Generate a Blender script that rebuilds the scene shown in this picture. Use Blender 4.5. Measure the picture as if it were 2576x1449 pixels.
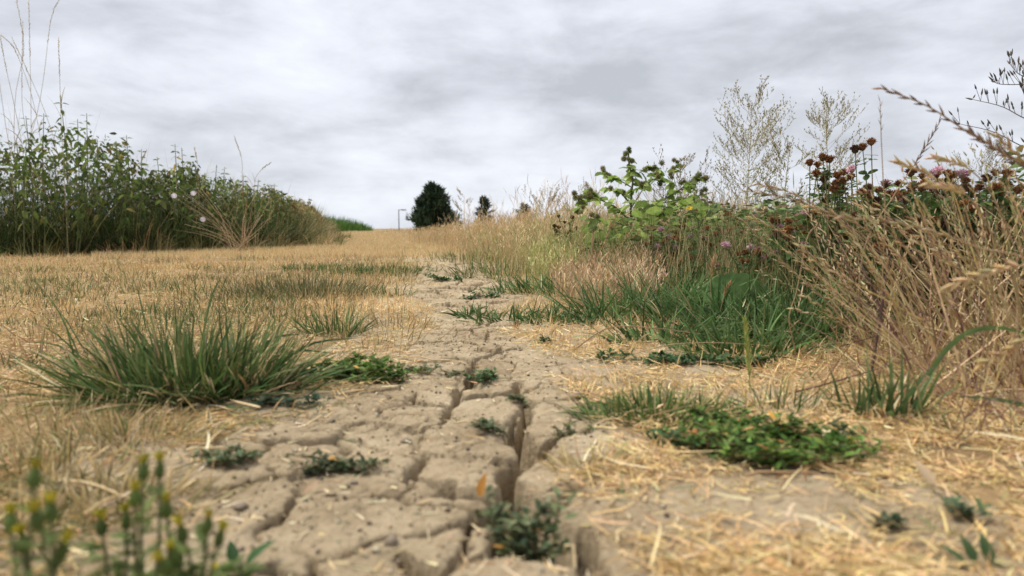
import bpy, math, random
import numpy as np
from mathutils import Matrix, Vector

for _o in list(bpy.data.objects):
    bpy.data.objects.remove(_o)
rng = np.random.default_rng(11)
random.seed(11)
R = math.radians
scene = bpy.context.scene
COL = scene.collection

# ------------------------------------------------------------------ camera
H = 0.22                       # the phone was held a hand's breadth above the path
FPX = 1720.0                   # focal length in units of a 2576 px wide picture
PITCH = math.atan((724.5 - 574.0) / FPX)
cam_d = bpy.data.cameras.new('camera')
cam = bpy.data.objects.new('camera', cam_d)
COL.objects.link(cam)
cam.location = (0, 0, H)
cam.rotation_euler = (R(90) - PITCH, 0, 0)
cam_d.sensor_width = 36.0
cam_d.lens = 18.0 / (1288.0 / FPX)
cam_d.clip_start = 0.01
cam_d.clip_end = 5000
cam_d.dof.use_dof = True
cam_d.dof.focus_distance = 1.9
cam_d.dof.aperture_fstop = 5.2
scene.camera = cam

# ------------------------------------------------------------------ overcast sky
SUN_EL, SUN_AZ = R(60), R(-68)          # azimuth measured from +Y towards +X
world = bpy.data.worlds.new('World')
scene.world = world
world.use_nodes = True
nt = world.node_tree
nt.nodes.clear()
def N(t, **kw):
    n = nt.nodes.new(t)
    for k, v in kw.items():
        setattr(n, k, v)
    return n
def L(a, b):
    nt.links.new(a, b)
def M(op, a, b=None, c=None):
    n = N('ShaderNodeMath', operation=op)
    for i, v in enumerate((a, b, c)):
        if v is None: continue
        if isinstance(v, (int, float)): n.inputs[i].default_value = v
        else: L(v, n.inputs[i])
    return n.outputs[0]
out = N('ShaderNodeOutputWorld')
bg = N('ShaderNodeBackground')
bg.inputs['Strength'].default_value = 1.0
sky = N('ShaderNodeTexSky', sky_type='NISHITA', sun_disc=False, sun_elevation=SUN_EL, sun_rotation=SUN_AZ, dust_density=2.0)
tc = N('ShaderNodeTexCoord')
sep = N('ShaderNodeSeparateXYZ'); L(tc.outputs['Generated'], sep.inputs[0])
zc = M('MAXIMUM', sep.outputs['Z'], 0.0)
den = M('ADD', zc, 0.22)
comb = N('ShaderNodeCombineXYZ')
L(sep.outputs['X'], comb.inputs[0])
L(sep.outputs['Y'], comb.inputs[1])
L(M('MULTIPLY', M('POWER', den, 0.75), 3.0), comb.inputs[2])
def noise(scale, detail, rough, dist, off):
    mp = N('ShaderNodeMapping'); mp.inputs['Location'].default_value = off
    L(comb.outputs[0], mp.inputs[0])
    n = N('ShaderNodeTexNoise'); n.inputs['Scale'].default_value = scale
    n.inputs['Detail'].default_value = detail; n.inputs['Roughness'].default_value = rough
    n.inputs['Distortion'].default_value = dist
    L(mp.outputs[0], n.inputs['Vector'])
    return n.outputs['Fac']
n1 = noise(2.6, 5, 0.5, 0.25, (3.1, 7.7, 0))
n2 = noise(6.0, 8, 0.6, 0.2, (13.4, 2.2, 5))
mix = M('ADD', M('MULTIPLY', n1, 0.56), M('MULTIPLY', n2, 0.44))
ramp = N('ShaderNodeValToRGB'); L(mix, ramp.inputs[0])
cr = ramp.color_ramp
cr.elements[0].position = 0.37; cr.elements[0].color = (0.192, 0.201, 0.219, 1)
cr.elements[1].position = 0.63; cr.elements[1].color = (0.331, 0.343, 0.370, 1)
e = cr.elements.new(0.455); e.color = (0.240, 0.249, 0.272, 1)
e = cr.elements.new(0.53); e.color = (0.284, 0.295, 0.321, 1)
skys = N('ShaderNodeMix', data_type='RGBA', blend_type='MULTIPLY')
skys.inputs['Factor'].default_value = 1.0
L(sky.outputs[0], skys.inputs['A']); skys.inputs['B'].default_value = (0.042, 0.042, 0.042, 1)
mx = N('ShaderNodeMix', data_type='RGBA')
mx.inputs['Factor'].default_value = 0.94     # the cloud cover; a little clear sky shines through
L(skys.outputs['Result'], mx.inputs['A']); L(ramp.outputs[0], mx.inputs['B'])
L(mx.outputs['Result'], bg.inputs['Color'])
L(bg.outputs[0], out.inputs['Surface'])

sun_d = bpy.data.lights.new('sun', 'SUN')
sun_d.energy = 1.5
sun_d.angle = R(20)
sun_d.color = (1.0, 0.95, 0.86)
sun = bpy.data.objects.new('sun', sun_d)
COL.objects.link(sun)
_d = Vector((math.sin(SUN_AZ) * math.cos(SUN_EL), math.cos(SUN_AZ) * math.cos(SUN_EL), math.sin(SUN_EL)))
sun.rotation_euler = _d.to_track_quat('Z', 'Y').to_euler()
sun.location = (0, 0, 30)

scene.view_settings.view_transform = 'Standard'
scene.view_settings.look = 'None'
scene.view_settings.gamma = 1.0
scene.view_settings.exposure = 1.55
scene.view_settings.use_curve_mapping = False
scene.cycles.max_bounces = 6
scene.cycles.diffuse_bounces = 3
scene.cycles.transparent_max_bounces = 4

# ------------------------------------------------------------------ measuring helpers
_cp, _sp = math.cos(PITCH), math.sin(PITCH)
def ray(x, y):
    u = 724.5 - y
    return np.array([x - 1288.0, FPX * _cp + u * _sp, -FPX * _sp + u * _cp])
def G(x, y, z=0.0):
    """where the photograph's point (x, y) lies on the ground"""
    d = ray(x, y); t = (z - H) / d[2]
    return np.array([d[0] * t, d[1] * t])
def A(x, y, Y):
    """the photograph's point (x, y) at distance Y in front of the camera"""
    d = ray(x, y); t = Y / d[1]
    return np.array([d[0] * t, Y, H + d[2] * t])

def smooth(a, b, x):
    t = np.clip((x - a) / (b - a), 0, 1)
    return t * t * (3 - 2 * t)
def vnoise(x, y, s=1.0, seed=0):
    x = np.asarray(x, float) / s + 137.3 * seed; y = np.asarray(y, float) / s + 71.9 * seed
    xi = np.floor(x).astype(np.int64); yi = np.floor(y).astype(np.int64)
    fx = x - xi; fy = y - yi
    fx = fx * fx * (3 - 2 * fx); fy = fy * fy * (3 - 2 * fy)
    def h(a, b):
        n = (a * 374761393 + b * 668265263 + seed * 982451653) & 0x7fffffff
        n = ((n ^ (n >> 13)) * 1274126177) & 0x7fffffff
        return ((n ^ (n >> 16)) & 0xffff) / 65535.0
    return (h(xi, yi) * (1 - fx) + h(xi + 1, yi) * fx) * (1 - fy) + (h(xi, yi + 1) * (1 - fx) + h(xi + 1, yi + 1) * fx) * fy
def fbm(x, y, s=1.0, seed=0, o=4):
    r = 0; a = 0.5; t = 0
    for k in range(o):
        r = r + a * vnoise(x, y, s / 2 ** k, seed + k); t += a; a *= 0.5
    return r / t - 0.5
def norm(v):
    return v / np.maximum(np.linalg.norm(v, axis=-1, keepdims=True), 1e-9)

# ------------------------------------------------------------------ objects, tags
def tag(o, label=None, cat=None, group=None, kind=None):
    if label: o['label'] = label
    if cat: o['category'] = cat
    if group: o['group'] = group
    if kind: o['kind'] = kind
    return o
def thing(name, label, cat, base, group=None):
    o = bpy.data.objects.new(name, None)
    o.empty_display_size = 0.05
    COL.objects.link(o)
    o.location = tuple(float(v) for v in base)
    return tag(o, label, cat, group)
def mesh_data(name, V, F, mat, C=None, sm=True):
    V = np.asarray(V, np.float32)
    me = bpy.data.meshes.new(name)
    me.vertices.add(len(V)); me.vertices.foreach_set('co', V.ravel())
    F = [np.asarray(f, np.int32) for f in F if len(f)]
    li = np.concatenate([f.ravel() for f in F])
    cnt = np.concatenate([np.full(len(f), f.shape[1], np.int32) for f in F])
    st = np.concatenate([[0], np.cumsum(cnt)[:-1]]).astype(np.int32)
    me.loops.add(len(li)); me.loops.foreach_set('vertex_index', li)
    me.polygons.add(len(cnt)); me.polygons.foreach_set('loop_start', st)
    if sm: me.polygons.foreach_set('use_smooth', np.ones(len(cnt), bool))
    if C is not None:
        C = np.asarray(C, np.float32)
        if C.ndim == 1: C = np.tile(C, (len(V), 1))
        at = me.attributes.new('Col', 'FLOAT_COLOR', 'POINT')
        at.data.foreach_set('color', np.hstack([C, np.ones((len(C), 1), np.float32)]).ravel())
    me.update(calc_edges=True)
    me.materials.append(mat)
    return me
def put(name, me, parent=None, loc=None, rot=None, scale=None):
    o = bpy.data.objects.new(name, me)
    COL.objects.link(o)
    if parent is not None: o.parent = parent
    if loc is not None: o.location = tuple(float(v) for v in loc)
    if rot is not None:
        o.rotation_euler = Matrix(rot.tolist()).to_euler() if hasattr(rot, 'shape') else rot
    if scale is not None: o.scale = (scale,) * 3 if np.isscalar(scale) else tuple(scale)
    return o

class MB:
    """collects faces for ONE mesh"""
    def __init__(self): self.V = []; self.F = {3: [], 4: []}; self.C = []; self.n = 0
    def add(self, V, F, C):
        V = np.asarray(V, float).reshape(-1, 3)
        C = np.asarray(C, float)
        if C.ndim == 1: C = np.tile(C, (len(V), 1))
        for f in F:
            f = np.asarray(f)
            if len(f): self.F[f.shape[1]].append(f + self.n)
        self.V.append(V); self.C.append(C); self.n += len(V)
    def build(self, name, mat, parent=None, sm=True, kind=None):
        V = np.concatenate(self.V)
        if parent is not None: V = V - np.array(parent.location)
        F = [np.concatenate(v) for v in self.F.values() if v]
        o = put(name, mesh_data(name, V, F, mat, np.concatenate(self.C), sm), parent)
        if kind: o['kind'] = kind
        return o

def pal(colors, n, jit=0.12, w=None, r=None):
    r = r or rng
    c = np.asarray(colors, float)[r.choice(len(colors), n, p=None if w is None else np.array(w) / np.sum(w))]
    return np.clip(c * (1 + jit * r.standard_normal((n, 1))) * (1 + 0.4 * jit * r.standard_normal((n, 3))), 0.004, 0.95)

def ribbons(mb, base, az, tilt, bend, length, width, C, S=3, prof=None, twist=None, ctip=None, wob=0.0):
    """N grass blades: az the side they lean to, tilt the first lean from upright, bend the lean added by the tip"""
    n = len(base)
    t = (np.arange(S) + 0.5) / S
    ang = tilt[:, None] + bend[:, None] * t[None, :] ** 1.3
    azz = az[:, None] + (wob * rng.standard_normal((n, S)) if wob else 0)
    step = (length / S)[:, None]
    dx = np.sin(ang) * np.cos(azz) * step; dy = np.sin(ang) * np.sin(azz) * step; dz = np.cos(ang) * step
    P = np.zeros((n, S + 1, 3)); P[:, 0] = base
    P[:, 1:, 0] = base[:, None, 0] + np.cumsum(dx, 1)
    P[:, 1:, 1] = base[:, None, 1] + np.cumsum(dy, 1)
    P[:, 1:, 2] = base[:, None, 2] + np.cumsum(dz, 1)
    T = norm(np.gradient(P, axis=1))
    if twist is None: twist = rng.uniform(-1.2, 1.2, n)
    s0 = np.stack([-np.sin(az), np.cos(az), np.zeros(n)], 1)[:, None, :]
    nn = np.cross(T, np.broadcast_to(s0, T.shape))
    side = norm(s0 * np.cos(twist)[:, None, None] + nn * np.sin(twist)[:, None, None])
    if prof is None: prof = 1 - np.linspace(0, 1, S + 1) ** 2.0 * 0.9
    hw = 0.5 * width[:, None] * np.asarray(prof)[None, :S]
    Vl = P[:, :S] - side[:, :S] * hw[..., None]; Vr = P[:, :S] + side[:, :S] * hw[..., None]
    V = np.concatenate([np.stack([Vl, Vr], 2).reshape(n, 2 * S, 3), P[:, S:]], 1)
    m = 2 * S + 1
    q = np.array([[2 * k, 2 * k + 1, 2 * k + 3, 2 * k + 2] for k in range(S - 1)], np.int64).reshape(-1, 4)
    tr = np.array([[2 * S - 2, 2 * S - 1, 2 * S]])
    off = (np.arange(n) * m)[:, None, None]
    CC = np.repeat(C[:, None, :], m, 1)
    if ctip is not None:
        tt = np.concatenate([np.repeat(np.arange(S) / S, 2), [1.0]])[None, :, None] ** 2
        CC = CC * (1 - tt) + ctip[:, None, :] * tt
    mb.add(V, [(q[None] + off).reshape(-1, 4), (tr[None] + off).reshape(-1, 3)], CC.reshape(-1, 3))
    return P

def tubes(mb, P, rad, C, sides=3):
    """N stems along polylines P (N, K, 3) with radii rad (N, K)"""
    P = np.asarray(P, float); n, K, _ = P.shape
    rad = np.broadcast_to(rad, (n, K))
    T = norm(np.gradient(P, axis=1))
    ref = np.where(np.abs(T[..., 2:3]) > 0.9, np.array([1.0, 0, 0]), np.array([0, 0, 1.0]))
    u = norm(np.cross(T, ref)); v = np.cross(T, u)
    a = np.arange(sides) * 2 * np.pi / sides
    V = P[:, :, None, :] + rad[:, :, None, None] * (np.cos(a)[None, None, :, None] * u[:, :, None, :] + np.sin(a)[None, None, :, None] * v[:, :, None, :])
    i = np.arange(K - 1)[:, None] * sides; j = np.arange(sides)[None, :]
    q = np.stack([i + j, i + (j + 1) % sides, i + sides + (j + 1) % sides, i + sides + j], -1).reshape(-1, 4)
    C = np.asarray(C, float)
    if C.ndim == 1: C = np.tile(C, (n, 1))
    cap = np.array([list(range(sides))]) + (K - 1) * sides
    F = [(q[None] + (np.arange(n) * K * sides)[:, None, None]).reshape(-1, 4)]
    if sides in (3, 4): F.append((cap[None] + (np.arange(n) * K * sides)[:, None, None]).reshape(-1, sides))
    mb.add(V, F, np.repeat(C, K * sides, 0))

def curve(pts, K=8):
    """smooth polyline through a few points"""
    pts = np.asarray(pts, float); m = len(pts)
    if m == 2: 
        t = np.linspace(0, 1, K)[:, None]; return pts[0] * (1 - t) + pts[1] * t
    p = np.vstack([2 * pts[0] - pts[1], pts, 2 * pts[-1] - pts[-2]])
    out = []
    for s in np.linspace(0, m - 1 - 1e-6, K):
        i = int(s); t = s - i
        a, b, c, d = p[i], p[i + 1], p[i + 2], p[i + 3]
        out.append(0.5 * (2 * b + (c - a) * t + (2 * a - 5 * b + 4 * c - d) * t * t + (3 * b - a - 3 * c + d) * t ** 3))
    return np.array(out)

def frames(d, up=None, roll=None):
    """rotation matrices whose x axis is d and whose z axis is as near to up as it can be"""
    d = norm(np.asarray(d, float)); n = len(d)
    up = np.tile([0, 0, 1.0], (n, 1)) if up is None else np.asarray(up, float)
    z = up - (up * d).sum(1, keepdims=True) * d
    bad = np.linalg.norm(z, axis=1) < 1e-3
    z[bad] = np.cross(d[bad], [1.0, 0.3, 0])
    z = norm(z); y = np.cross(z, d)
    if roll is not None:
        c, s = np.cos(roll)[:, None], np.sin(roll)[:, None]
        y, z = y * c + z * s, z * c - y * s
    return np.stack([d, y, z], 2)
def inst(mb, tpl, pos, Rm, sc, C):
    V, F = tpl; n = len(pos)
    sc = np.asarray(sc, float)
    sc = sc[:, None, None] if sc.ndim == 1 else sc[:, None, :]
    W = np.einsum('nij,nmj->nmi', Rm, V[None] * sc) + np.asarray(pos)[:, None, :]
    off = (np.arange(n) * len(V))[:, None, None]
    mb.add(W, [(f[None] + off).reshape(-1, f.shape[1]) for f in F], np.repeat(C, len(V), 0))

def leaf_tpl(w=0.4, fold=0.12, droop=0.25, st=(0, .12, .35, .62, .85, 1), prof=(.03, .62, 1, .8, .4, 0), serr=0.0):
    st = np.array(st); pr = np.array(prof) * w * 0.5
    V = []
    for k, (t, p) in enumerate(zip(st, pr)):
        s = 1 + serr * (1 if k % 2 else -1)
        z = -droop * t * t
        V += [(t, 0, z), (t - 0.04 * serr * 10 * (k % 2), p * s, z + fold * p), (t - 0.04 * serr * 10 * (k % 2), -p * s, z + fold * p)]
    V = np.array(V, float); F = []
    for k in range(len(st) - 1):
        a, b = 3 * k, 3 * k + 3
        F += [(a, b, b + 1, a + 1), (a, a + 2, b + 2, b)]
    return V, [np.array(F)]
KITE = (np.array([(0, 0, 0), (.4, .5, .05), (1, 0, 0), (.4, -.5, .05)], float), [np.array([[0, 2, 1], [0, 3, 2]])])
def spindle_tpl(sides=4, pr=((0, .35), (.3, .5), (.7, .3), (1, .02))):
    V = []; F = []
    for t, p in pr:
        for k in range(sides):
            a = 2 * math.pi * k / sides
            V.append((t, p * math.cos(a), p * math.sin(a)))
    for i in range(len(pr) - 1):
        for k in range(sides):
            F.append((i * sides + k, i * sides + (k + 1) % sides, (i + 1) * sides + (k + 1) % sides, (i + 1) * sides + k))
    return np.array(V), [np.array(F)]
SPIN3 = spindle_tpl(3, ((0, .3), (.4, .5), (1, .02)))
SPIN4 = spindle_tpl(4)

# ------------------------------------------------------------------ materials
def material(name):
    m = bpy.data.materials.new(name); m.use_nodes = True
    t = m.node_tree; t.nodes.clear()
    return m, t, (lambda k, **kw: _node(t, k, kw))
def _node(t, k, kw):
    n = t.nodes.new(k)
    for a, b in kw.items(): setattr(n, a, b)
    return n
def plant_mat(name, trans=0.3, rough=0.6, spec=0.25, nscale=55.0, var=0.22, objvar=0.0):
    m, t, n = material(name)
    o = n('ShaderNodeOutputMaterial'); p = n('ShaderNodeBsdfPrincipled')
    at = n('ShaderNodeAttribute', attribute_name='Col')
    geo = n('ShaderNodeNewGeometry')
    nz = n('ShaderNodeTexNoise'); nz.inputs['Scale'].default_value = nscale; nz.inputs['Detail'].default_value = 3
    t.links.new(geo.outputs['Position'], nz.inputs['Vector'])
    mr = n('ShaderNodeMapRange'); mr.inputs['From Min'].default_value = 0.25; mr.inputs['From Max'].default_value = 0.75
    mr.inputs['To Min'].default_value = 1 - var; mr.inputs['To Max'].default_value = 1 + var
    t.links.new(nz.outputs['Fac'], mr.inputs['Value'])
    val = mr.outputs[0]
    if objvar:
        oi = n('ShaderNodeObjectInfo')
        m2 = n('ShaderNodeMapRange'); m2.inputs['To Min'].default_value = 1 - objvar; m2.inputs['To Max'].default_value = 1 + objvar
        t.links.new(oi.outputs['Random'], m2.inputs['Value'])
        mm = n('ShaderNodeMath', operation='MULTIPLY'); t.links.new(val, mm.inputs[0]); t.links.new(m2.outputs[0], mm.inputs[1])
        val = mm.outputs[0]
    vm = n('ShaderNodeVectorMath', operation='SCALE')
    t.links.new(at.outputs['Color'], vm.inputs[0]); t.links.new(val, vm.inputs['Scale'])
    t.links.new(vm.outputs[0], p.inputs['Base Color'])
    p.inputs['Roughness'].default_value = rough
    p.inputs['Specular IOR Level'].default_value = spec
    tr = n('ShaderNodeBsdfTranslucent'); t.links.new(vm.outputs[0], tr.inputs['Color'])
    ms = n('ShaderNodeMixShader'); ms.inputs[0].default_value = trans
    t.links.new(p.outputs[0], ms.inputs[1]); t.links.new(tr.outputs[0], ms.inputs[2])
    t.links.new(ms.outputs[0], o.inputs['Surface'])
    return m
M_STRAW = plant_mat('dry_straw', 0.15, 0.62, 0.3, 90, 0.2)
M_GRASS = plant_mat('green_grass', 0.28, 0.62, 0.16, 60, 0.25)
M_LEAF = plant_mat('leaf', 0.5, 0.6, 0.18, 45, 0.25, 0.25)
M_STEM = plant_mat('stem', 0.05, 0.6, 0.25, 80, 0.25)
M_FLOWER = plant_mat('flower', 0.4, 0.6, 0.2, 200, 0.2, 0.18)
M_NEEDLE = plant_mat('needles', 0.1, 0.6, 0.2, 2.0, 0.3)

def ground_mat(name, cols, s1, s2, bump=0.5, bs=(60, 260), speck=0.0):
    m, t, n = material(name)
    o = n('ShaderNodeOutputMaterial'); p = n('ShaderNodeBsdfPrincipled')
    p.inputs['Roughness'].default_value = 0.95; p.inputs['Specular IOR Level'].default_value = 0.12
    geo = n('ShaderNodeNewGeometry')
    def nz(s, d=5, r=0.6):
        x = n('ShaderNodeTexNoise'); x.inputs['Scale'].default_value = s; x.inputs['Detail'].default_value = d; x.inputs['Roughness'].default_value = r
        t.links.new(geo.outputs['Position'], x.inputs['Vector']); return x.outputs['Fac']
    a = nz(s1); b = nz(s2, 6, 0.7)
    mm = n('ShaderNodeMath', operation='ADD'); mm.use_clamp = True
    m1 = n('ShaderNodeMath', operation='MULTIPLY'); m1.inputs[1].default_value = 0.55; t.links.new(a, m1.inputs[0])
    m2 = n('ShaderNodeMath', operation='MULTIPLY'); m2.inputs[1].default_value = 0.45; t.links.new(b, m2.inputs[0])
    t.links.new(m1.outputs[0], mm.inputs[0]); t.links.new(m2.outputs[0], mm.inputs[1])
    rp = n('ShaderNodeValToRGB'); t.links.new(mm.outputs[0], rp.inputs[0])
    el = rp.color_ramp.elements
    el[0].position = 0.34; el[0].color = (*cols[0], 1); el[1].position = 0.66; el[1].color = (*cols[-1], 1)
    for k, c in enumerate(cols[1:-1]):
        e = el.new(0.34 + 0.32 * (k + 1) / (len(cols) - 1)); e.color = (*c, 1)
    col = rp.outputs[0]
    if speck:
        vo = n('ShaderNodeTexVoronoi'); vo.inputs['Scale'].default_value = 150; t.links.new(geo.outputs['Position'], vo.inputs['Vector'])
        mr = n('ShaderNodeMapRange'); mr.inputs['From Min'].default_value = 0.05; mr.inputs['From Max'].default_value = 0.22
        mr.inputs['To Min'].default_value = speck; mr.inputs['To Max'].default_value = 0.0
        t.links.new(vo.outputs['Distance'], mr.inputs['Value'])
        wn = n('ShaderNodeMath', operation='GREATER_THAN'); wn.inputs[1].default_value = 0.62
        sx = n('ShaderNodeSeparateColor'); t.links.new(vo.outputs['Color'], sx.inputs[0]); t.links.new(sx.outputs[0], wn.inputs[0])
        mu = n('ShaderNodeMath', operation='MULTIPLY'); t.links.new(mr.outputs[0], mu.inputs[0]); t.links.new(wn.outputs[0], mu.inputs[1])
        mc = n('ShaderNodeMix', data_type='RGBA'); t.links.new(mu.outputs[0], mc.inputs['Factor'])
        t.links.new(col, mc.inputs['A']); mc.inputs['B'].default_value = (0.16, 0.115, 0.075, 1)
        col = mc.outputs['Result']
    t.links.new(col, p.inputs['Base Color'])
    b1 = n('ShaderNodeBump'); b1.inputs['Strength'].default_value = bump; b1.inputs['Distance'].default_value = 0.006
    t.links.new(nz(bs[0], 6, 0.65), b1.inputs['Height'])
    b2 = n('ShaderNodeBump'); b2.inputs['Strength'].default_value = bump; b2.inputs['Distance'].default_value = 0.0022
    t.links.new(nz(bs[1], 5, 0.7), b2.inputs['Height']); t.links.new(b1.outputs[0], b2.inputs['Normal'])
    t.links.new(b2.outputs[0], p.inputs['Normal'])
    t.links.new(p.outputs[0], o.inputs['Surface'])
    return m
M_MUD = ground_mat('dried_mud', [(0.24, 0.178, 0.108), (0.395, 0.308, 0.196), (0.51, 0.412, 0.28)], 8, 110, 1.0, (90, 300), 0.5)
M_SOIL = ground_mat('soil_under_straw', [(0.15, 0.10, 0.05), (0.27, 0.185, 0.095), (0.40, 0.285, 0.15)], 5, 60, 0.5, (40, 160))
M_STONE = ground_mat('stone', [(0.19, 0.15, 0.11), (0.27, 0.22, 0.165)], 60, 300, 0.3)
# ------------------------------------------------------------------ the lie of the land
def gz(x, y):
    x = np.asarray(x, float); y = np.asarray(y, float)
    z = 0.022 * fbm(x, y, 0.55, 3) * smooth(0.1, 1.2, y) + 0.006 * fbm(x, y, 0.11, 5)
    z = z + 0.05 * fbm(x, y, 5.0, 9) * smooth(3, 14, y)
    return z - 1.7 * smooth(42, 130, np.hypot(x, y)) 

_le = np.array([G(*p) for p in [(400, 1449), (470, 1330), (520, 1200), (560, 1110), (720, 1052), (860, 1000), (1000, 962), (1060, 905), (1090, 830), (1050, 765), (1070, 712), (1090, 665), (1075, 640), (1050, 620)]])
_re = np.array([G(*p) for p in [(1790, 1449), (1700, 1330), (1510, 1200), (1540, 1100), (1510, 1000), (1420, 935), (1370, 895), (1270, 835), (1275, 780), (1292, 740), (1265, 690), (1200, 655), (1130, 632), (1075, 618)]])
def path_edges(y):
    return np.interp(y, _le[:, 1], _le[:, 0]), np.interp(y, _re[:, 1], _re[:, 0])
def mud_mask(x, y):
    """1 on bare mud, 0 under straw"""
    xl, xr = path_edges(y)
    w = 0.05 + 0.02 * y
    n = fbm(x, y, 0.18 , 21) * (0.16 + 0.03 * y)
    m = smooth(-w, w, x - xl + n) * smooth(-w, w, xr - x + n * 1.3)
    return m * (1 - smooth(8.0, 9.5, y))
Y0, Y1 = 0.27, 6.0
def plate_inside(x, y):
    xl, xr = path_edges(y)
    return np.minimum(np.minimum(x - (xl - 0.2), (xr + 0.3) - x), np.minimum(y - Y0, (Y1 - y) * 0.3))

def ground_sheet():
    ys = np.concatenate([np.linspace(-4, 0.2, 14), np.arange(0.23, 6.3, 0.04), 6.3 * 1.06 ** np.arange(0, 106)])
    xs = np.concatenate([-(1.7 * 1.1 ** np.arange(77, 0, -1)), np.arange(-1.7, 2.0, 0.04), 2.0 * 1.1 ** np.arange(0, 76)])
    X, Y = np.meshgrid(xs, ys)
    Z = gz(X, Y) - 0.12 * smooth(0.02, 0.09, plate_inside(X, Y))
    V = np.stack([X, Y, Z], -1).reshape(-1, 3)
    n, m = X.shape
    i = (np.arange(n - 1)[:, None] * m + np.arange(m - 1)[None]).ravel()
    F = np.stack([i, i + 1, i + m + 1, i + m], 1)
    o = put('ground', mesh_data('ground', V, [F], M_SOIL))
    tag(o, 'parched straw-coloured ground stretching to the horizon', kind='structure')
ground_sheet()

# ------------------------------------------------------------------ the cracked footpath
CRACKS = [
    [(1510, 1470, .007), (1468, 1395, .008), (1425, 1325, .018), (1330, 1310, .040), (1300, 1238, .019), (1290, 1185, .013), (1345, 1128, .017),
     (1300, 1078, .020), (1345, 1040, .006), (1335, 1010, .009), (1290, 986, .008), (1305, 962, .005), (1245, 955, .009), (1195, 942, .011), (1190, 915, .006),
     (1235, 897, .006), (1265, 880, .003), (1235, 858, .006), (1200, 830, .003), (1230, 800, .004), (1180, 760, .003), (1210, 735, .006), (1165, 705, .004), (1180, 680, .006)],
    [(1330, 1315, .034), (1275, 1372, .016), (1190, 1400, .008), (1110, 1460, .008)],
    [(1280, 1374, .016), (1350, 1388, .014), (1440, 1402, .011), (1490, 1455, .007)],
    [(1312, 1240, .017), (1220, 1243, .018), (1130, 1226, .013), (1060, 1192, .006), (1040, 1150, .003)],
    [(1335, 1130, .010), (1392, 1106, .009), (1450, 1087, .005), (1520, 1080, .003)],
    [(1195, 942, .010), (1176, 1000, .008), (1165, 1026, .006), (1120, 1062, .0025), (1050, 1075, .002)],
    [(1290, 986, .008), (1215, 1004, .007), (1170, 1011, .005)],
    [(1300, 1078, .016), (1255, 1062, .013), (1200, 1066, .004)],
    [(1320, 1236, .010), (1410, 1262, .008), (1470, 1215, .005), (1560, 1190, .003)],
    [(1000, 1400, .006), (1060, 1440, .012), (1080, 1470, .010)],
    [(900, 1500, .006), (760, 1440, .005), (600, 1440, .003)],
    [(1165, 1026, .003), (1030, 1010, .003), (920, 985, .0025), (820, 1000, .002)],
    [(1040, 1150, .003), (960, 1120, .002), (900, 1090, .002), (780, 1080, .0015)],
]
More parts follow.
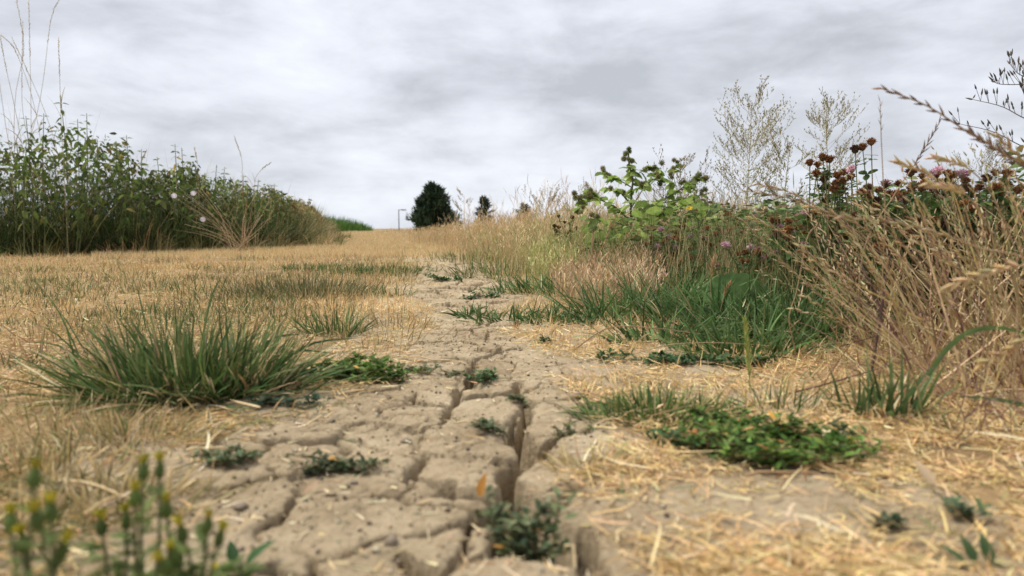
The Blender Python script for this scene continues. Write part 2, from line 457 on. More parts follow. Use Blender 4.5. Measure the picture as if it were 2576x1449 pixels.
def path_plates():
    r = np.random.default_rng(5)
    rows = Y0 * 1.0038 ** np.arange(0, int(math.log(Y1 / Y0) / math.log(1.0038)) + 1)
    ncol = 340
    xl, xr = path_edges(rows)
    X = (xl - 0.2)[:, None] + ((xr + 0.3) - (xl - 0.2))[:, None] * np.linspace(0, 1, ncol)[None]
    Y = np.repeat(rows[:, None], ncol, 1)
    n, m = X.shape
    ins = plate_inside(X, Y)
    # warped ground coordinates, so that no crack runs straight
    wx = X + 0.045 * fbm(X, Y, 0.16, 31) + 0.020 * fbm(X, Y, 0.03, 33, 3) + 0.007 * fbm(X, Y, 0.008, 35, 2)
    wy = Y + 0.045 * fbm(X, Y, 0.16, 41) + 0.020 * fbm(X, Y, 0.03, 43, 3) + 0.007 * fbm(X, Y, 0.008, 45, 2)
    # plate seeds: the ones that frame the great crack are set by hand
    hand = [G(*p) for p in [(860, 1310), (600, 1420), (960, 1440), (1290, 1440), (1590, 1400), (1540, 1270), (1410, 1170), (1150, 1185), (1190, 1110), (1240, 1030), (1400, 1050), (1400, 985), (1060, 1040), (960, 1090), (760, 1130), (560, 1250), (1090, 970), (1240, 925), (1340, 930)]]
    seeds = [np.array(h) for h in hand]
    for _ in range(26000):
        y = Y0 + (Y1 - Y0) * r.random() ** 1.3
        a, b = path_edges(y)
        p = np.array([r.uniform(a - 0.25, b + 0.35), y])
        d0 = 0.135 if y < 0.6 else 0.066 if y < 1.6 else 0.085
        S_ = np.array(seeds)
        if np.min((S_[:, 0] - p[0]) ** 2 + (S_[:, 1] - p[1]) ** 2) > d0 * d0: seeds.append(p)
    S_ = np.array(seeds)
    P = np.stack([wx, wy], -1).reshape(-1, 2)
    ID = np.zeros(len(P), np.int64); I2 = ID.copy(); D = np.zeros(len(P))
    for k in range(0, len(P), 8000):
        d = ((P[k:k + 8000, None, :] - S_[None]) ** 2).sum(-1)
        ii = np.argpartition(d, 2, axis=1)[:, :2]
        dd = np.take_along_axis(d, ii, 1); sw = dd[:, 0] > dd[:, 1]
        i1 = np.where(sw, ii[:, 1], ii[:, 0]); i2 = np.where(sw, ii[:, 0], ii[:, 1])
        d1 = dd.min(1); d2 = dd.max(1)
        ID[k:k + 8000] = i1; I2[k:k + 8000] = i2
        D[k:k + 8000] = (d2 - d1) / (2 * np.linalg.norm(S_[i1] - S_[i2], axis=1) + 1e-9)
    ID = ID.reshape(n, m); I2 = I2.reshape(n, m); D = D.reshape(n, m)
    # the great cracks: distance beyond their half width
    big = np.full((n, m), 9.0); bigw = np.zeros((n, m))
    for line in CRACKS:
        q = np.array([[*G(a, b), w] for a, b, w in line])
        for a, b in zip(q[:-1], q[1:]):
            ab = b[:2] - a[:2]; t = np.clip(((wx - a[0]) * ab[0] + (wy - a[1]) * ab[1]) / (ab @ ab), 0, 1)
            d = np.hypot(wx - a[0] - t * ab[0], wy - a[1] - t * ab[1])
            w = (a[2] + t * (b[2] - a[2])) 
            e_ = d - w
            up = e_ < big
            big = np.where(up, e_, big); bigw = np.where(up, w, bigw)
    mm = mud_mask(X, Y)
    # per-edge random: some joints are open, some only a line
    lo = np.minimum(ID, I2); hi = np.maximum(ID, I2)
    hsh = ((lo * 73856093) ^ (hi * 19349663)) % 1000 / 1000.0
    far = smooth(1.0, 3.0, Y)
    half = (0.0010 + 0.0032 * hsh ** 1.6) * (1 + 1.4 * far) * (0.6 + 0.4 * np.exp(-np.maximum(big, 0) / 0.12) + 0.6 * far)
    prs = r.standard_normal((len(S_), 3))
    off = 0.0022 * prs[ID, 0] + 0.035 * (prs[ID, 1] * (X - S_[ID, 0]) + prs[ID, 2] * (Y - S_[ID, 1]))
    Zt = gz(X, Y) + off * mm * (1 + 1.2 * far) + 0.0048 * fbm(X, Y, 0.05, 51) + (0.0030 + 0.0016 * (1 - smooth(0.5, 0.9, Y))) * fbm(X, Y, 0.012, 53, 3)
    # pits left by roots and small stones
    for _ in range(60):
        y = r.uniform(0.38, 1.6); a, b = path_edges(y); x = r.uniform(a, b)
        rr = r.uniform(0.003, 0.008)
        Zt = Zt - 0.006 * np.exp(-((X - x) ** 2 + (Y - y) ** 2) / (rr * rr)) * (r.random() < 0.7)
    Rr = 0.011
    d = np.maximum(D - half, 0)
    rnd = -0.0040 * (1 - np.clip(d / Rr, 0, 1)) ** 2 * (0.3 + hsh)
    thin = -(0.007 + 0.020 * hsh) * (1 - smooth(0.2, 1.0, D / np.maximum(half, 1e-5)))
    Rb = 0.008 + bigw * 0.8
    db = np.maximum(big, 0)
    rndb = -(0.16 * Rb) * (1 - np.clip(db / Rb, 0, 1)) ** 2.2
    deep = np.clip(-big / np.maximum(bigw, 1e-4), 0, 1)
    depth = np.minimum(0.06, 0.006 + 4.5 * bigw)
    carve = -depth * smooth(0.0, 0.55, deep) - 0.006 * (deep > 0) * fbm(X, Y, 0.02, 61)
    # hairlines: a second, finer net inside the plates
    g = 0.034 * (1 + 0.35 * Y); gx = wx + 0.016 * fbm(X, Y, 0.05, 65); gy = wy + 0.016 * fbm(X, Y, 0.05, 66)
    jx = np.floor(gx / 0.036); jy = np.floor(gy / 0.044); b1 = np.full((n, m), 9.0); b2 = np.full((n, m), 9.0)
    for ox in (-1, 0, 1):
        for oy in (-1, 0, 1):
            cx_ = jx + ox; cy_ = jy + oy
            h1 = np.abs(np.sin(cx_ * 127.1 + cy_ * 311.7) * 43758.5) % 1; h2 = np.abs(np.sin(cx_ * 269.5 + cy_ * 183.3) * 43758.5) % 1
            dd_ = np.hypot((cx_ + h1) * 0.036 - gx, (cy_ + h2) * 0.044 - gy)
            b2 = np.minimum(b2, np.maximum(b1, dd_)); b1 = np.minimum(b1, dd_)
    hair = 1 - smooth(0.0006, 0.0026 + 0.0012 * Y, b2 - b1)
    thin = thin - 0.0055 * hair * smooth(-0.04, 0.10, fbm(X, Y, 0.14, 67)) * (0.25 + 0.75 * smooth(0.5, 0.75, Y))
    fade = mm * smooth(0.0, 0.08, ins)
    fade_b = np.maximum(mm, 0.75) * smooth(0.0, 0.08, ins)
    Z = Zt + fade * (rnd + thin * (deep <= 0)) + fade_b * (rndb + carve)
    Z = Z - 0.006 * (1 - smooth(0.0, 0.05, ins))
    # split into plates: connected pieces of one cell on one side of a great crack
    isdeep = deep > 0.25
    lab = np.arange(n * m).reshape(n, m); lab = np.where(isdeep, -1, lab)
    key = np.where(isdeep, -1, ID)
    for it in range(160):
        old = lab.copy()
        for ax in (0, 1):
            for sgn in (1, -1):
                s = np.roll(lab, sgn, ax); k2 = np.roll(key, sgn, ax)
                if ax == 0: s[0 if sgn == 1 else -1] = -1
                else: s[:, 0 if sgn == 1 else -1] = -1
                lab = np.where((k2 == key) & (key >= 0) & (s > lab), s, lab)
        if (lab == old).all(): break
    for it in range(60):
        if (lab >= 0).all(): break
        for ax in (0, 1):
            for sgn in (1, -1):
                s = np.roll(lab, sgn, ax)
                if ax == 0: s[0 if sgn == 1 else -1] = -1
                else: s[:, 0 if sgn == 1 else -1] = -1
                lab = np.where((lab < 0) & (s >= 0), s, lab)
    V = np.stack([X, Y, Z], -1).reshape(-1, 3)
    i = (np.arange(n - 1)[:, None] * m + np.arange(m - 1)[None]).ravel()
    F = np.stack([i, i + 1, i + m + 1, i + m], 1)
    fl = lab.ravel()[i]
    uniq, inv, cnt = np.unique(fl, return_inverse=True, return_counts=True)
    mud_f = mm.ravel()[i]
    share = np.bincount(inv, mud_f) / cnt
    ymean = np.bincount(inv, V[i, 1]) / cnt
    own = (share > 0.25) & (ymean < 3.3) & (cnt > 60) & (ymean > 0.38)
    if own.sum() > 300:                          # the 300 that show largest
        th = np.sort(cnt[own])[-300]; own &= cnt >= th
    order = np.argsort(inv, kind='stable'); start = np.concatenate([[0], np.cumsum(cnt)])
    rest = ~own[inv]
    vi, iv = np.unique(F[rest], return_inverse=True)
    path = put('footpath', mesh_data('footpath', V[vi], [iv.reshape(-1, 4)], M_MUD))
    tag(path, 'bare footpath of cracked dry mud running into the distance', kind='structure')
    for k in np.where(own)[0]:
        ff = F[order[start[k]:start[k + 1]]]
        vi, iv = np.unique(ff, return_inverse=True)
        put('mud_plate', mesh_data('mud_plate', V[vi], [iv.reshape(-1, 4)], M_MUD), path)
    print('plates', own.sum(), 'seeds', len(S_))
    return X, Y, Z
_PX, _PY, _PZ = path_plates()
def tz(x, y):
    """height of the walked surface, cracks included"""
    x = np.atleast_1d(np.asarray(x, float)); y = np.atleast_1d(np.asarray(y, float))
    z = gz(x, y)
    ins = plate_inside(x, y) > 0.01
    rows = _PY[:, 0]
    k = np.clip(np.searchsorted(rows, y), 0, len(rows) - 1)
    u = (x - _PX[k, 0]) / (_PX[k, -1] - _PX[k, 0])
    c = np.clip((u * (_PX.shape[1] - 1)).round().astype(int), 0, _PX.shape[1] - 1)
    return np.where(ins, _PZ[k, c], z)
# ------------------------------------------------------------------ straw, stubble and tall dry grass
U = rng.uniform
STRAW = [(.68, .49, .22), (.75, .57, .29), (.58, .39, .17), (.80, .65, .39), (.40, .26, .12), (.70, .48, .24)]
STRAW_W = [5, 4, 3, 1.2, 1.4, 3]
OLIVE = [(.22, .21, .08), (.15, .17, .06), (.30, .26, .10), (.10, .135, .045)]
BLUEGREEN = [(.055, .10, .028), (.085, .145, .040), (.12, .19, .055), (.04, .072, .020), (.17, .23, .08)]

_hf = np.array([(-9.0, 3.2), (-5.6, 4.9), (-4.1, 5.55), (-3.3, 6.1), (-2.95, 7.4), (-2.8, 8.9), (-3.6, 12.5), (-5.2, 19.0), (-7.6, 27.0), (-12.5, 60.0), (-20, 110)])
def hedge_x(y):                       # front of the nettle hedge and the crop behind it
    return np.interp(y, _hf[:, 1], _hf[:, 0])
_rv = np.array([(1.5, 0.3), (0.95, 0.75), (0.75, 1.1), (0.62, 1.35), (0.42, 1.8), (0.18, 2.4), (0.0, 3.2), (-0.28, 4.6), (-0.42, 5.7), (-0.9, 8.0), (-1.35, 10), (-3.5, 21), (-9, 48), (-13, 63), (-25, 120)])
def verge_x(y):                       # where the tall growth on the right begins
    return np.interp(y, _rv[:, 1], _rv[:, 0])
def sample(n, y0, y1, t0=-0.86, t1=0.86, p=None):
    u = U(0, 1, n)
    y = np.exp(np.log(y0) + u * (np.log(y1) - np.log(y0)))
    x = U(t0, t1, n) * (y + 0.12)
    return x, y
def base3(x, y, dz=0.0):
    return np.stack([x, y, tz(x, y) + dz], 1)

def straw_cover():
    # lying litter, thick beside the path
    mb = MB()
    x, y = sample(150000, 0.30, 4.5)
    keep = (U(0, 1, len(x)) < np.where(mud_mask(x, y) > 0.5, 0.010, (1 - mud_mask(x, y)) ** 1.5)) & (x > hedge_x(y) - 0.1)
    keep &= U(0, 1, len(x)) < 0.08 + 0.92 * smooth(-0.06, 0.09, fbm(x, y, 0.11, 77) + 0.08 * (y > .75))
    x, y = x[keep], y[keep]; n = len(x)
    ln = U(0.006, 0.028, n) * (1 + 1.2 * (U(0, 1, n) < 0.04))
    az = U(0, 2 * np.pi, n)
    b = base3(x, y, 0.001) ; b[:, 2] += U(0, 1, n) ** 2 * 0.006
    c = pal(STRAW, n, 0.14, STRAW_W)
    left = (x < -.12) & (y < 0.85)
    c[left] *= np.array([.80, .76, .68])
    ol = U(0, 1, n) < 0.05 + 0.24 * left + 0.25 * smooth(0.08, 0.2, fbm(x, y, 0.5, 81))
    c[ol] = pal(OLIVE, ol.sum(), 0.15)
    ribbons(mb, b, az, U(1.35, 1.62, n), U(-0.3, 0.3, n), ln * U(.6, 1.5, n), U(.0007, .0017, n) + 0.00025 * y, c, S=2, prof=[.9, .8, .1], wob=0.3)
    # a few broad pale straws
    x, y = sample(500, 0.40, 2.2)
    keep = (U(0, 1, len(x)) < np.where(mud_mask(x, y) > 0.5, 0.05, 1)) & (fbm(x, y, 0.3, 79) > -0.05)
    x, y = x[keep], y[keep]; n = len(x)
    b = base3(x, y, 0.004); b[:, 2] += U(0, .012, n)
    ribbons(mb, b, U(0, 6.28, n), U(1.3, 1.6, n), U(-.3, .3, n), U(.02, .065, n), U(.0014, .0030, n), pal([(.72, .56, .32), (.78, .66, .44), (.62, .45, .24)], n, .1), S=4, prof=[.8, 1, 1, .7, .3], wob=0.08)
    o = mb.build('straw_litter', M_STRAW)
    tag(o, 'golden straw litter lying thick beside the cracked mud', 'straw', kind='stuff')
    # standing stubble
    mb = MB()
    x, y = sample(150000, 0.36, 9.0)
    m_ = mud_mask(x, y)
    keep = (U(0, 1, len(x)) < np.where(m_ > 0.3, 0.004, 1 - m_)) & (x > hedge_x(y) - 0.15) & (x < verge_x(y) + 0.5)
    keep &= U(0, 1, len(x)) < np.where(y < 1.5, (0.05 + 0.55 * smooth(0.0, 0.14, fbm(x, y, 0.16, 87))) * (.3 + .7 * smooth(.6, 1.3, y)), 0.35 + 0.65 * smooth(-0.14, 0.06, fbm(x, y, 0.22, 88)))
    x, y = x[keep], y[keep]; n = len(x)
    ln = U(0.012, 0.038, n) * (0.8 + 0.5 * smooth(1, 4, y)) * (1 + 0.8 * (U(0, 1, n) < 0.05))
    c = pal(STRAW, n, 0.13, STRAW_W) * (1 + 0.5 * fbm(x, y, 0.5, 89))[:, None]
    g = U(0, 1, n) < 0.06 + 0.6 * smooth(0.05, 0.22, fbm(x, y * 0.6, 0.7, 91)) * (1 - smooth(3.5, 6, y))
    c[g] = pal(OLIVE + BLUEGREEN[:3], g.sum(), 0.15)
    ribbons(mb, base3(x, y), U(0, 6.28, n), np.abs(rng.normal(0.35, 0.4, n)) + .5 * (1 - smooth(.6, 1.6, y)), U(-0.2, 0.8, n), ln, U(.0009, .0018, n) + 0.0004 * y, c, S=2, wob=0.1)
    x, y = sample(120000, 5.0, 60.0, -0.6, 0.25)
    keep = (x > hedge_x(y) - 0.2) & (x < verge_x(y) + 0.8)
    x, y = x[keep], y[keep]; n = len(x)
    ribbons(mb, base3(x, y), U(0, 6.28, n), U(0, .6, n), U(0, .4, n), U(.03, .06, n) * (1 + 0.6 * smooth(9, 20, y)), .0016 + 0.00045 * y, pal([(.74, .56, .30), (.80, .63, .37), (.66, .48, .25), (.70, .56, .28)], n, 0.12), S=1, prof=[1, 0])
    # withered olive clumps and dark thatch dotted through the lawn
    q = 230; cx, cy = sample(q, 1.1, 7.5, -0.86, 0.1)
    k = (cx > hedge_x(cy)) & (cx < path_edges(cy)[0] - .05); cx, cy = cx[k], cy[k]; q = len(cx)
    w = rng.integers(0, q, q * 34); rr = (0.03 + 0.10 * U(0, 1, q)[w]) * np.sqrt(U(0, 1, len(w))); a = U(0, 6.28, len(w))
    x = cx[w] + rr * np.cos(a) * 1.4; y = cy[w] + rr * np.sin(a); n = len(x)
    cc = pal(OLIVE[:3] + [(.34, .23, .12), (.24, .16, .08), (.12, .16, .05), (.42, .31, .16)], q, .2)[w] * (1 + .2 * rng.standard_normal((n, 1)))
    ribbons(mb, base3(x, y), a, U(0, 1.1, n), U(0, .6, n), U(.015, .055, n), U(.0010, .0020, n) + .0003 * y, np.clip(cc, .01, .9), S=3)
    o = mb.build('mown_dry_grass', M_STRAW)
    tag(o, 'mown parched grass covering the open strip left of the path', 'grass', kind='stuff')
straw_cover()

def tall_dry_grass():
    mb = MB()
    T1 = [(.58, .42, .22), (.66, .50, .28), (.50, .34, .17), (.45, .38, .18), (.62, .44, .25)]
    def stand(n, y0, y1, t0, t1, hmin, hmax, wl, cols, heads=3, inset=0.0, S=4, spread=1.0, keepf=None):
        x, y = sample(n, y0, y1, t0, t1)
        k = x > verge_x(y) + inset + 0.05 * rng.standard_normal(len(x)) * (1 + 0.2 * y)
        if keepf is not None: k &= keepf(x, y)
        x, y = x[k], y[k]; n = len(x)
        edge = smooth(-0.1, 0.9, (x - verge_x(y)) / (0.35 + 0.08 * y))
        clump = 0.75 + 0.7 * (fbm(x, y, 0.6 + 0.05, 99) + 0.25)
        h = U(hmin, hmax, n) * (0.55 + 0.45 * edge) * clump
        az = U(0, 6.28, n)
        c = pal(cols, n, 0.12)
        P = ribbons(mb, base3(x, y, -0.005), az, np.abs(rng.normal(0.10, 0.1, n)) * spread, U(0, .5, n) * spread, h, U(.0012, .002, n) + wl * y, c * .92, S=S, wob=0.08, ctip=c)
        for j in range(heads):
            b = P[:, -2] * (0.15 + 0.28 * j) + P[:, -1] * (0.85 - 0.28 * j) 
            hl = h * U(.10, .22, n)
            ribbons(mb, b, az + U(-1.6, 1.6, n), U(.1, .75, n), U(0, .7, n), hl, U(.0016, .0034, n) + wl * 1.4 * y, c * U(.95, 1.15, (n, 1)), S=3, prof=[.3, 1, .7, .1])
    stand(9000, 2.5, 5.2, -0.12, 0.62, .16, .36, .00026, [(.55, .42, .22), (.44, .38, .16), (.62, .48, .27), (.33, .33, .13)], 2, keepf=lambda x, y: (x / y < .10) | (y > 3.5))
    stand(11000, 4.2, 13, -0.2, 0.6, .24, .42, .00034, T1, 2)
    stand(6500, 8, 50, -0.25, 0.6, .22, .40, .0005, T1, 1, S=3)
    # brown-tan plumes in front of the burdock
    stand(1500, 1.75, 2.6, 0.06, 0.20, .13, .235, .0002, [(.56, .41, .23), (.48, .34, .19), (.64, .49, .28), (.55, .38, .25)], 4, inset=-0.16)
    # pale yellow-green wall barley beside the burdock
    stand(1100, 2.5, 3.4, 0.02, 0.14, .15, .24, .0002, [(.50, .50, .20), (.58, .55, .26), (.40, .42, .15)], 4)
    # the grey-brown growth behind the wild flowers
    stand(6000, 3.2, 22, 0.2, 0.9, .26, .46, .0003, [(.34, .27, .17), (.44, .36, .22), (.25, .24, .13), (.5, .4, .24)], 2, spread=1.5)
    # a few high wisps against the sky
    stand(420, 5, 14, -0.12, 0.3, .50, .68, .00022, [(.62, .50, .30), (.55, .42, .25)], 5, inset=0.6, spread=1.3)
    o = mb.build('tall_dry_grass', M_STRAW)
    tag(o, 'tall tan seeding grass right of the path, reaching to the skyline', 'grass', kind='stuff')
tall_dry_grass()

# ------------------------------------------------------------------ nettle hedge on the left
LEAF_N = leaf_tpl(.42, .25, .35, serr=.12)
LEAF_S = (np.array([(0, 0, 0), (.3, .2, .03), (.3, -.2, .03), (.68, .15, -.06), (.68, -.15, -.06), (1, 0, -.2)], float), [np.array([[1, 3, 4, 2]]), np.array([[0, 1, 2], [3, 5, 4]])])
def hedge_h(x, y):
    """height of the hedge along its front"""
    t = np.interp(y, [3, 5.0, 5.6, 6.1, 7.2, 8.9, 12.5, 19, 27], [1.6, 1.5, 1.30, 1.04, .80, .72, .70, .70, .6])
    return t * (0.90 + 0.75 * fbm(x, y, 0.4, 103))
def hedge_points(n, y0, y1, depth):
    u = U(0, 1, n); y = y0 + (y1 - y0) * u ** 1.5
    d = U(0, 1, n) ** 1.4 * depth
    nx, ny = -0.75, 0.66
    return hedge_x(y) + nx * d, y + ny * d * 0.8, y, d
NETTLE_G = [(.10, .145, .035), (.145, .19, .05), (.07, .10, .028), (.20, .235, .07), (.115, .14, .05)]
def undergrowth():
    mb = MB()
    x, y, yf, d = hedge_points(22000, 4.2, 24, 1.6)
    hh = hedge_h(x, yf) * (1 - 0.35 * np.exp(-d / 0.12))
    n = len(x)
    dark = [(.05, .085, .03), (.08, .12, .04), (.11, .15, .055), (.035, .06, .022), (.16, .17, .07)]
    brown = [(.34, .25, .13), (.26, .19, .10), (.42, .32, .17), (.17, .17, .07)]
    dry = smooth(7.6, 9.5, yf) * 0.7 + 0.16
    isd = U(0, 1, n) < dry
    c = np.where(isd[:, None], pal(brown, n, .15), pal(dark, n, .15))
    ribbons(mb, base3(x, y, -.01), U(0, 6.28, n), np.abs(rng.normal(.15, .18, n)), U(0, 1.0, n), hh * U(.35, .98, n), U(.003, .007, n) + .0003 * y, c, S=4, wob=.12)
    # grass that spills over the foot of the hedge
    x, y, yf, d = hedge_points(16000, 4.2, 24, .30); n = len(x)
    ribbons(mb, base3(x + .12, y - .1), U(-2.6, .4, n), U(.1, .9, n), U(0, .9, n), U(.08, .55, n) * (1 + .3 * (yf < 6)), U(.003, .006, n) + .0003 * y, np.where((U(0, 1, n) < .10 + .35 * smooth(7.5, 9.5, yf))[:, None], pal([(.34, .26, .13), (.50, .38, .2), (.24, .19, .09)], n), pal(dark, n, .15)), S=4)
    # leaves all through it
    x, y, yf, d = hedge_points(40000, 4.2, 19, 1.0); n = len(x)
    hh = hedge_h(x, yf) * (1 - 0.3 * np.exp(-d / 0.12))
    z = tz(x, y) + hh * (U(.05, 1.0, n)) ** .85
    az = U(0, 6.28, n)
    dirs = np.stack([np.cos(az), np.sin(az), U(-1.3, .35, n)], 1)
    c = np.where((U(0, 1, n) < smooth(8, 10, yf) * .5 + .05)[:, None], pal([(.30, .22, .09), (.36, .30, .10), (.22, .13, .06)], n, .15), pal(NETTLE_G, n, .2)) * np.clip(1 + 1.5 * fbm(x, y, .6, 107), .5, 1.8)[:, None]
    inst(mb, LEAF_S, np.stack([x, y, z], 1), frames(dirs, roll=rng.normal(0, .8, n)), U(.035, .085, n), c)
    # dry and green grass straggling out onto the lawn
    q = 170; yq = 4.6 + 14 * U(0, 1, q) ** 1.6; xq = hedge_x(yq) + np.abs(rng.normal(.1, .22, q))
    w = rng.integers(0, q, 6500); n = len(w); rr = U(.02, .16, q)[w]; a = U(0, 6.28, n)
    x = xq[w] + rr * np.cos(a); y = yq[w] - .1 + rr * np.sin(a)
    ribbons(mb, base3(x, y), a, U(.0, .9, n), U(0, .8, n), U(.06, .26, n) * U(.5, 1.3, q)[w], U(.0025, .0045, n) + .0003 * y, pal([(.40, .31, .15), (.12, .15, .05), (.56, .43, .23), (.09, .12, .04), (.25, .22, .09)], q, .15)[w], S=4)
    # thin bleached stems
    x, y, yf, d = hedge_points(1300, 4.2, 24, .8); n = len(x)
    ribbons(mb, base3(x, y), U(0, 6.28, n), np.abs(rng.normal(.1, .15, n)), U(0, .6, n), hedge_h(x, yf) * U(.6, 1.3, n), U(.0018, .003, n) + .0003 * y, pal([(.55, .42, .24), (.42, .30, .17), (.62, .50, .30)], n), S=5)
    o = mb.build('hedge_undergrowth', M_GRASS)
    tag(o, 'tangled dark green grass and leaves under the nettles at left', 'undergrowth', kind='stuff')
undergrowth()

_leaf_meshes = [mesh_data('nettle_leaf', LEAF_N[0], LEAF_N[1], M_LEAF, np.array(c)) for c in [(.11, .16, .04), (.15, .205, .055), (.085, .125, .035), (.20, .22, .07), (.36, .28, .08)]]
def nettle(px, py, Y, label, group=None, lean=0.0, leafs=1.0, stem_c=(.13, .14, .06)):
    tip = A(px, py, Y)
    b = np.array([tip[0] - lean, Y + U(-.05, .05), 0]); b[2] = tz(b[0], b[1])[0]
    t = thing('nettle', label, 'nettle', b, group)
    h = tip[2] - b[2]
    mid = (b + tip) / 2 + np.array([lean * .2 + rng.normal(0, .015), rng.normal(0, .015), 0])
    sp = curve([b, mid, tip], 9)
    mb = MB(); tubes(mb, sp[None], np.linspace(.0042, .0016, 9)[None] + .0002 * Y, np.array(stem_c), 4)
    mb.build('stem', M_STEM, t)
    k = 0; f = 1.0; a0 = U(0, 3.14)
    while True:
        f -= (0.026 + 0.016 * k ** .6) / max(h, .3) * 1.0
        if f < 0.25 or k > 17: break
        p = sp[0] + 0 * tip; s = f * 8; i = min(int(s), 7); p = sp[i] * (1 - (s - i)) + sp[i + 1] * (s - i)
        size = min(.085, .040 + .009 * k) * leafs * U(.85, 1.15)
        for q in (0, 1):
            if U() < .08 and k > 2: continue
            a = a0 + (k % 2) * 1.57 + q * 3.14 + U(-.25, .25)
            el = .35 - .35 * k + U(-.2, .2) if k < 3 else U(-1.3, -.1)
            dr = np.array([[math.cos(a), math.sin(a), el]])
            me = _leaf_meshes[rng.choice(5, p=[.36, .26, .24, .1, .04])]
            put('leaf', me, t, p - b + dr[0] * .006, frames(dr, roll=np.array([U(-.8, .8)]))[0], size)
        k += 1
    return t
# the ones that stand out against the sky
NET = [
    (152, 238, 5.5, 'tallest nettle at left, with drooping leaves high against the sky', 0.03),
    (218, 285, 5.6, 'leafy nettle just right of the tallest one, tip against the sky', 0.10),
    (195, 300, 5.7, 'shorter bright nettle leaning close to the tallest nettle', 0.05),
    (65, 292, 5.3, 'nettle rising among the tall pale grass stems at left edge', 0.0),
    (110, 285, 5.5, 'nettle between the pale grass stems and the tallest nettle', 0.02),
    (318, 340, 5.9, 'nettle whose narrow drooping top stands over the middle of the left hedge', 0.05),
    (245, 350, 5.8, 'nettle in the dip between two taller leafy nettles', 0.04),
    (292, 360, 5.9, 'nettle with small crown leaning beside the middle hedge top', 0.04),
    (356, 375, 6.0, 'small pointed nettle where the left hedge starts to slope down', 0.06),
    (440, 362, 6.4, 'tall slim dark nettle of a pair rising alone from the low hedge', 0.0),
    (457, 372, 6.4, 'second slim dark nettle, right one of the lone pair', 0.01),
    (395, 395, 6.2, 'nettle left of the lone dark pair, top level with the hedge', 0.05),
    (545, 415, 6.8, 'bushy nettle with dense crown right of the lone dark pair', 0.05),
    (565, 420, 6.9, 'nettle touching the bushy one, its crown slightly lower', 0.05),
    (515, 435, 6.7, 'nettle between the lone pair and the bushy crown', 0.02),
    (650, 452, 7.6, 'thin nettle top on the sloping end of the hedge', 0.02),
    (690, 462, 8.0, 'last thin nettle before the hedge turns brown', 0.02),
    (612, 440, 7.3, 'slender nettle right of the bushy crown on the slope', 0.03),
]
for px, py, Y, lb, ln in NET: nettle(px, py, Y, lb, None, ln)
for k in range(22):                                # the rest nobody could tell apart
    Y = U(5.2, 7.8); px = np.interp(Y, [5.2, 6.0, 6.6, 7.8], [40, 330, 500, 680]) + U(-150, 60)
    top = np.interp(px, [-100, 0, 150, 300, 450, 600, 700], [320, 330, 310, 390, 440, 455, 480]) + U(10, 90)
    nettle(px, top, Y, 'leafy nettle inside the green hedge left of the path', 'nettles of the hedge', U(-.03, .08))

def tall_stem(pts, Y, label, group=None, kind='spike', col=(.52, .40, .22), head=0.3):
    P = [A(x, y, Y) for x, y in pts]
    g = P[0].copy(); g[2] = tz(g[0], g[1])[0]
    t = thing('flowering_grass', label, 'grass', g, group)
    sp = curve([g] + P, 14)
    mb = MB(); tubes(mb, sp[None], np.linspace(.0015, .0009, 14)[None] + .00014 * Y, np.array(col), 3)
    mb.build('stem', M_STRAW, t)
    mb = MB(); n = 46
    s = np.linspace(1 - head, 1, n) * 13; i = np.minimum(s.astype(int), 12); f = (s - i)[:, None]
    pos = sp[i] * (1 - f) + sp[i + 1] * f
    T = norm(sp[i + 1] - sp[i]); sd = norm(np.cross(T, rng.standard_normal((n, 3))))
    d = T + sd * U(.15, .55 if kind == 'spike' else 1.0, (n, 1))
    inst(mb, KITE, pos, frames(d, roll=U(0, 6, n)), np.stack([U(.012, .022, n), U(.003, .005, n), U(.003, .004, n)], 1) * (1 + .05 * Y), pal([col, tuple(1.15 * v for v in col), tuple(.75 * v for v in col)], n))
    mb.build('seed_head', M_STRAW, t, kind='stuff')
    for i_ in (2, 4, 5):
        mb = MB(); m = 1; q = sp[[i_]]
        ribbons(mb, q, U(0, 6.28, m), U(.2, .6, m), U(.3, 1.4, m), U(.15, .3, m), U(.004, .007, m), pal([(.42, .30, .15), (.30, .26, .11)], m), S=5)
        mb.build('blade', M_STRAW, t)
    return t
TALL = [
    ([(38, 420), (38, 250), (60, 120), (42, 0)], 4.9, 'tall pale grass stem, leftmost of those that reach the top of the picture'),
    ([(80, 420), (78, 250), (75, 120), (72, -20)], 4.9, 'upright pale grass stem with feathery head beside the tall slanting one'),
    ([(60, 430), (95, 280), (112, 180), (130, 40), (162, -20)], 4.9, 'tall slanting grass stem whose seed head tips right over the nettles'),
    ([(110, 420), (85, 260), (40, 130), (5, 90)], 4.8, 'grass stem leaning left with a drooping pale head'),
    ([(60, 400), (35, 260), (15, 170), (0, 90)], 4.7, 'bleached grass stem leaning out of the left picture edge'),
    ([(150, 420), (120, 300), (70, 180), (30, 95)], 4.9, 'thin grass stem crossing the others from lower right to upper left'),
    ([(155, 330), (152, 250), (150, 180), (147, 100)], 5.2, 'single grass spike standing straight above the tallest nettle'),
    ([(30, 420), (12, 300), (-5, 180), (-20, 60)], 4.6, 'stout pale stem at the very left picture edge'),
    ([(90, 430), (60, 300), (55, 200), (58, 60)], 5.0, 'pale grass stem with slim brown head among the tall group'),
    ([(330, 480), (350, 420), (368, 380)], 5.9, 'dark narrow grass spike leaning right above the middle of the hedge'),
    ([(500, 480), (498, 420), (490, 375)], 6.4, 'grass spike nodding left over the hedge beside the lone dark nettles'),
    ([(610, 470), (608, 400), (590, 345)], 6.8, 'long thin straw stem arching left above the low hedge'),
    ([(640, 470), (655, 430), (680, 410)], 7.2, 'thin straw stem arching right where the hedge slopes down'),
]
for pts, Y, lb in TALL: tall_stem(pts, Y + (.95 if Y < 5.1 else .3), lb)

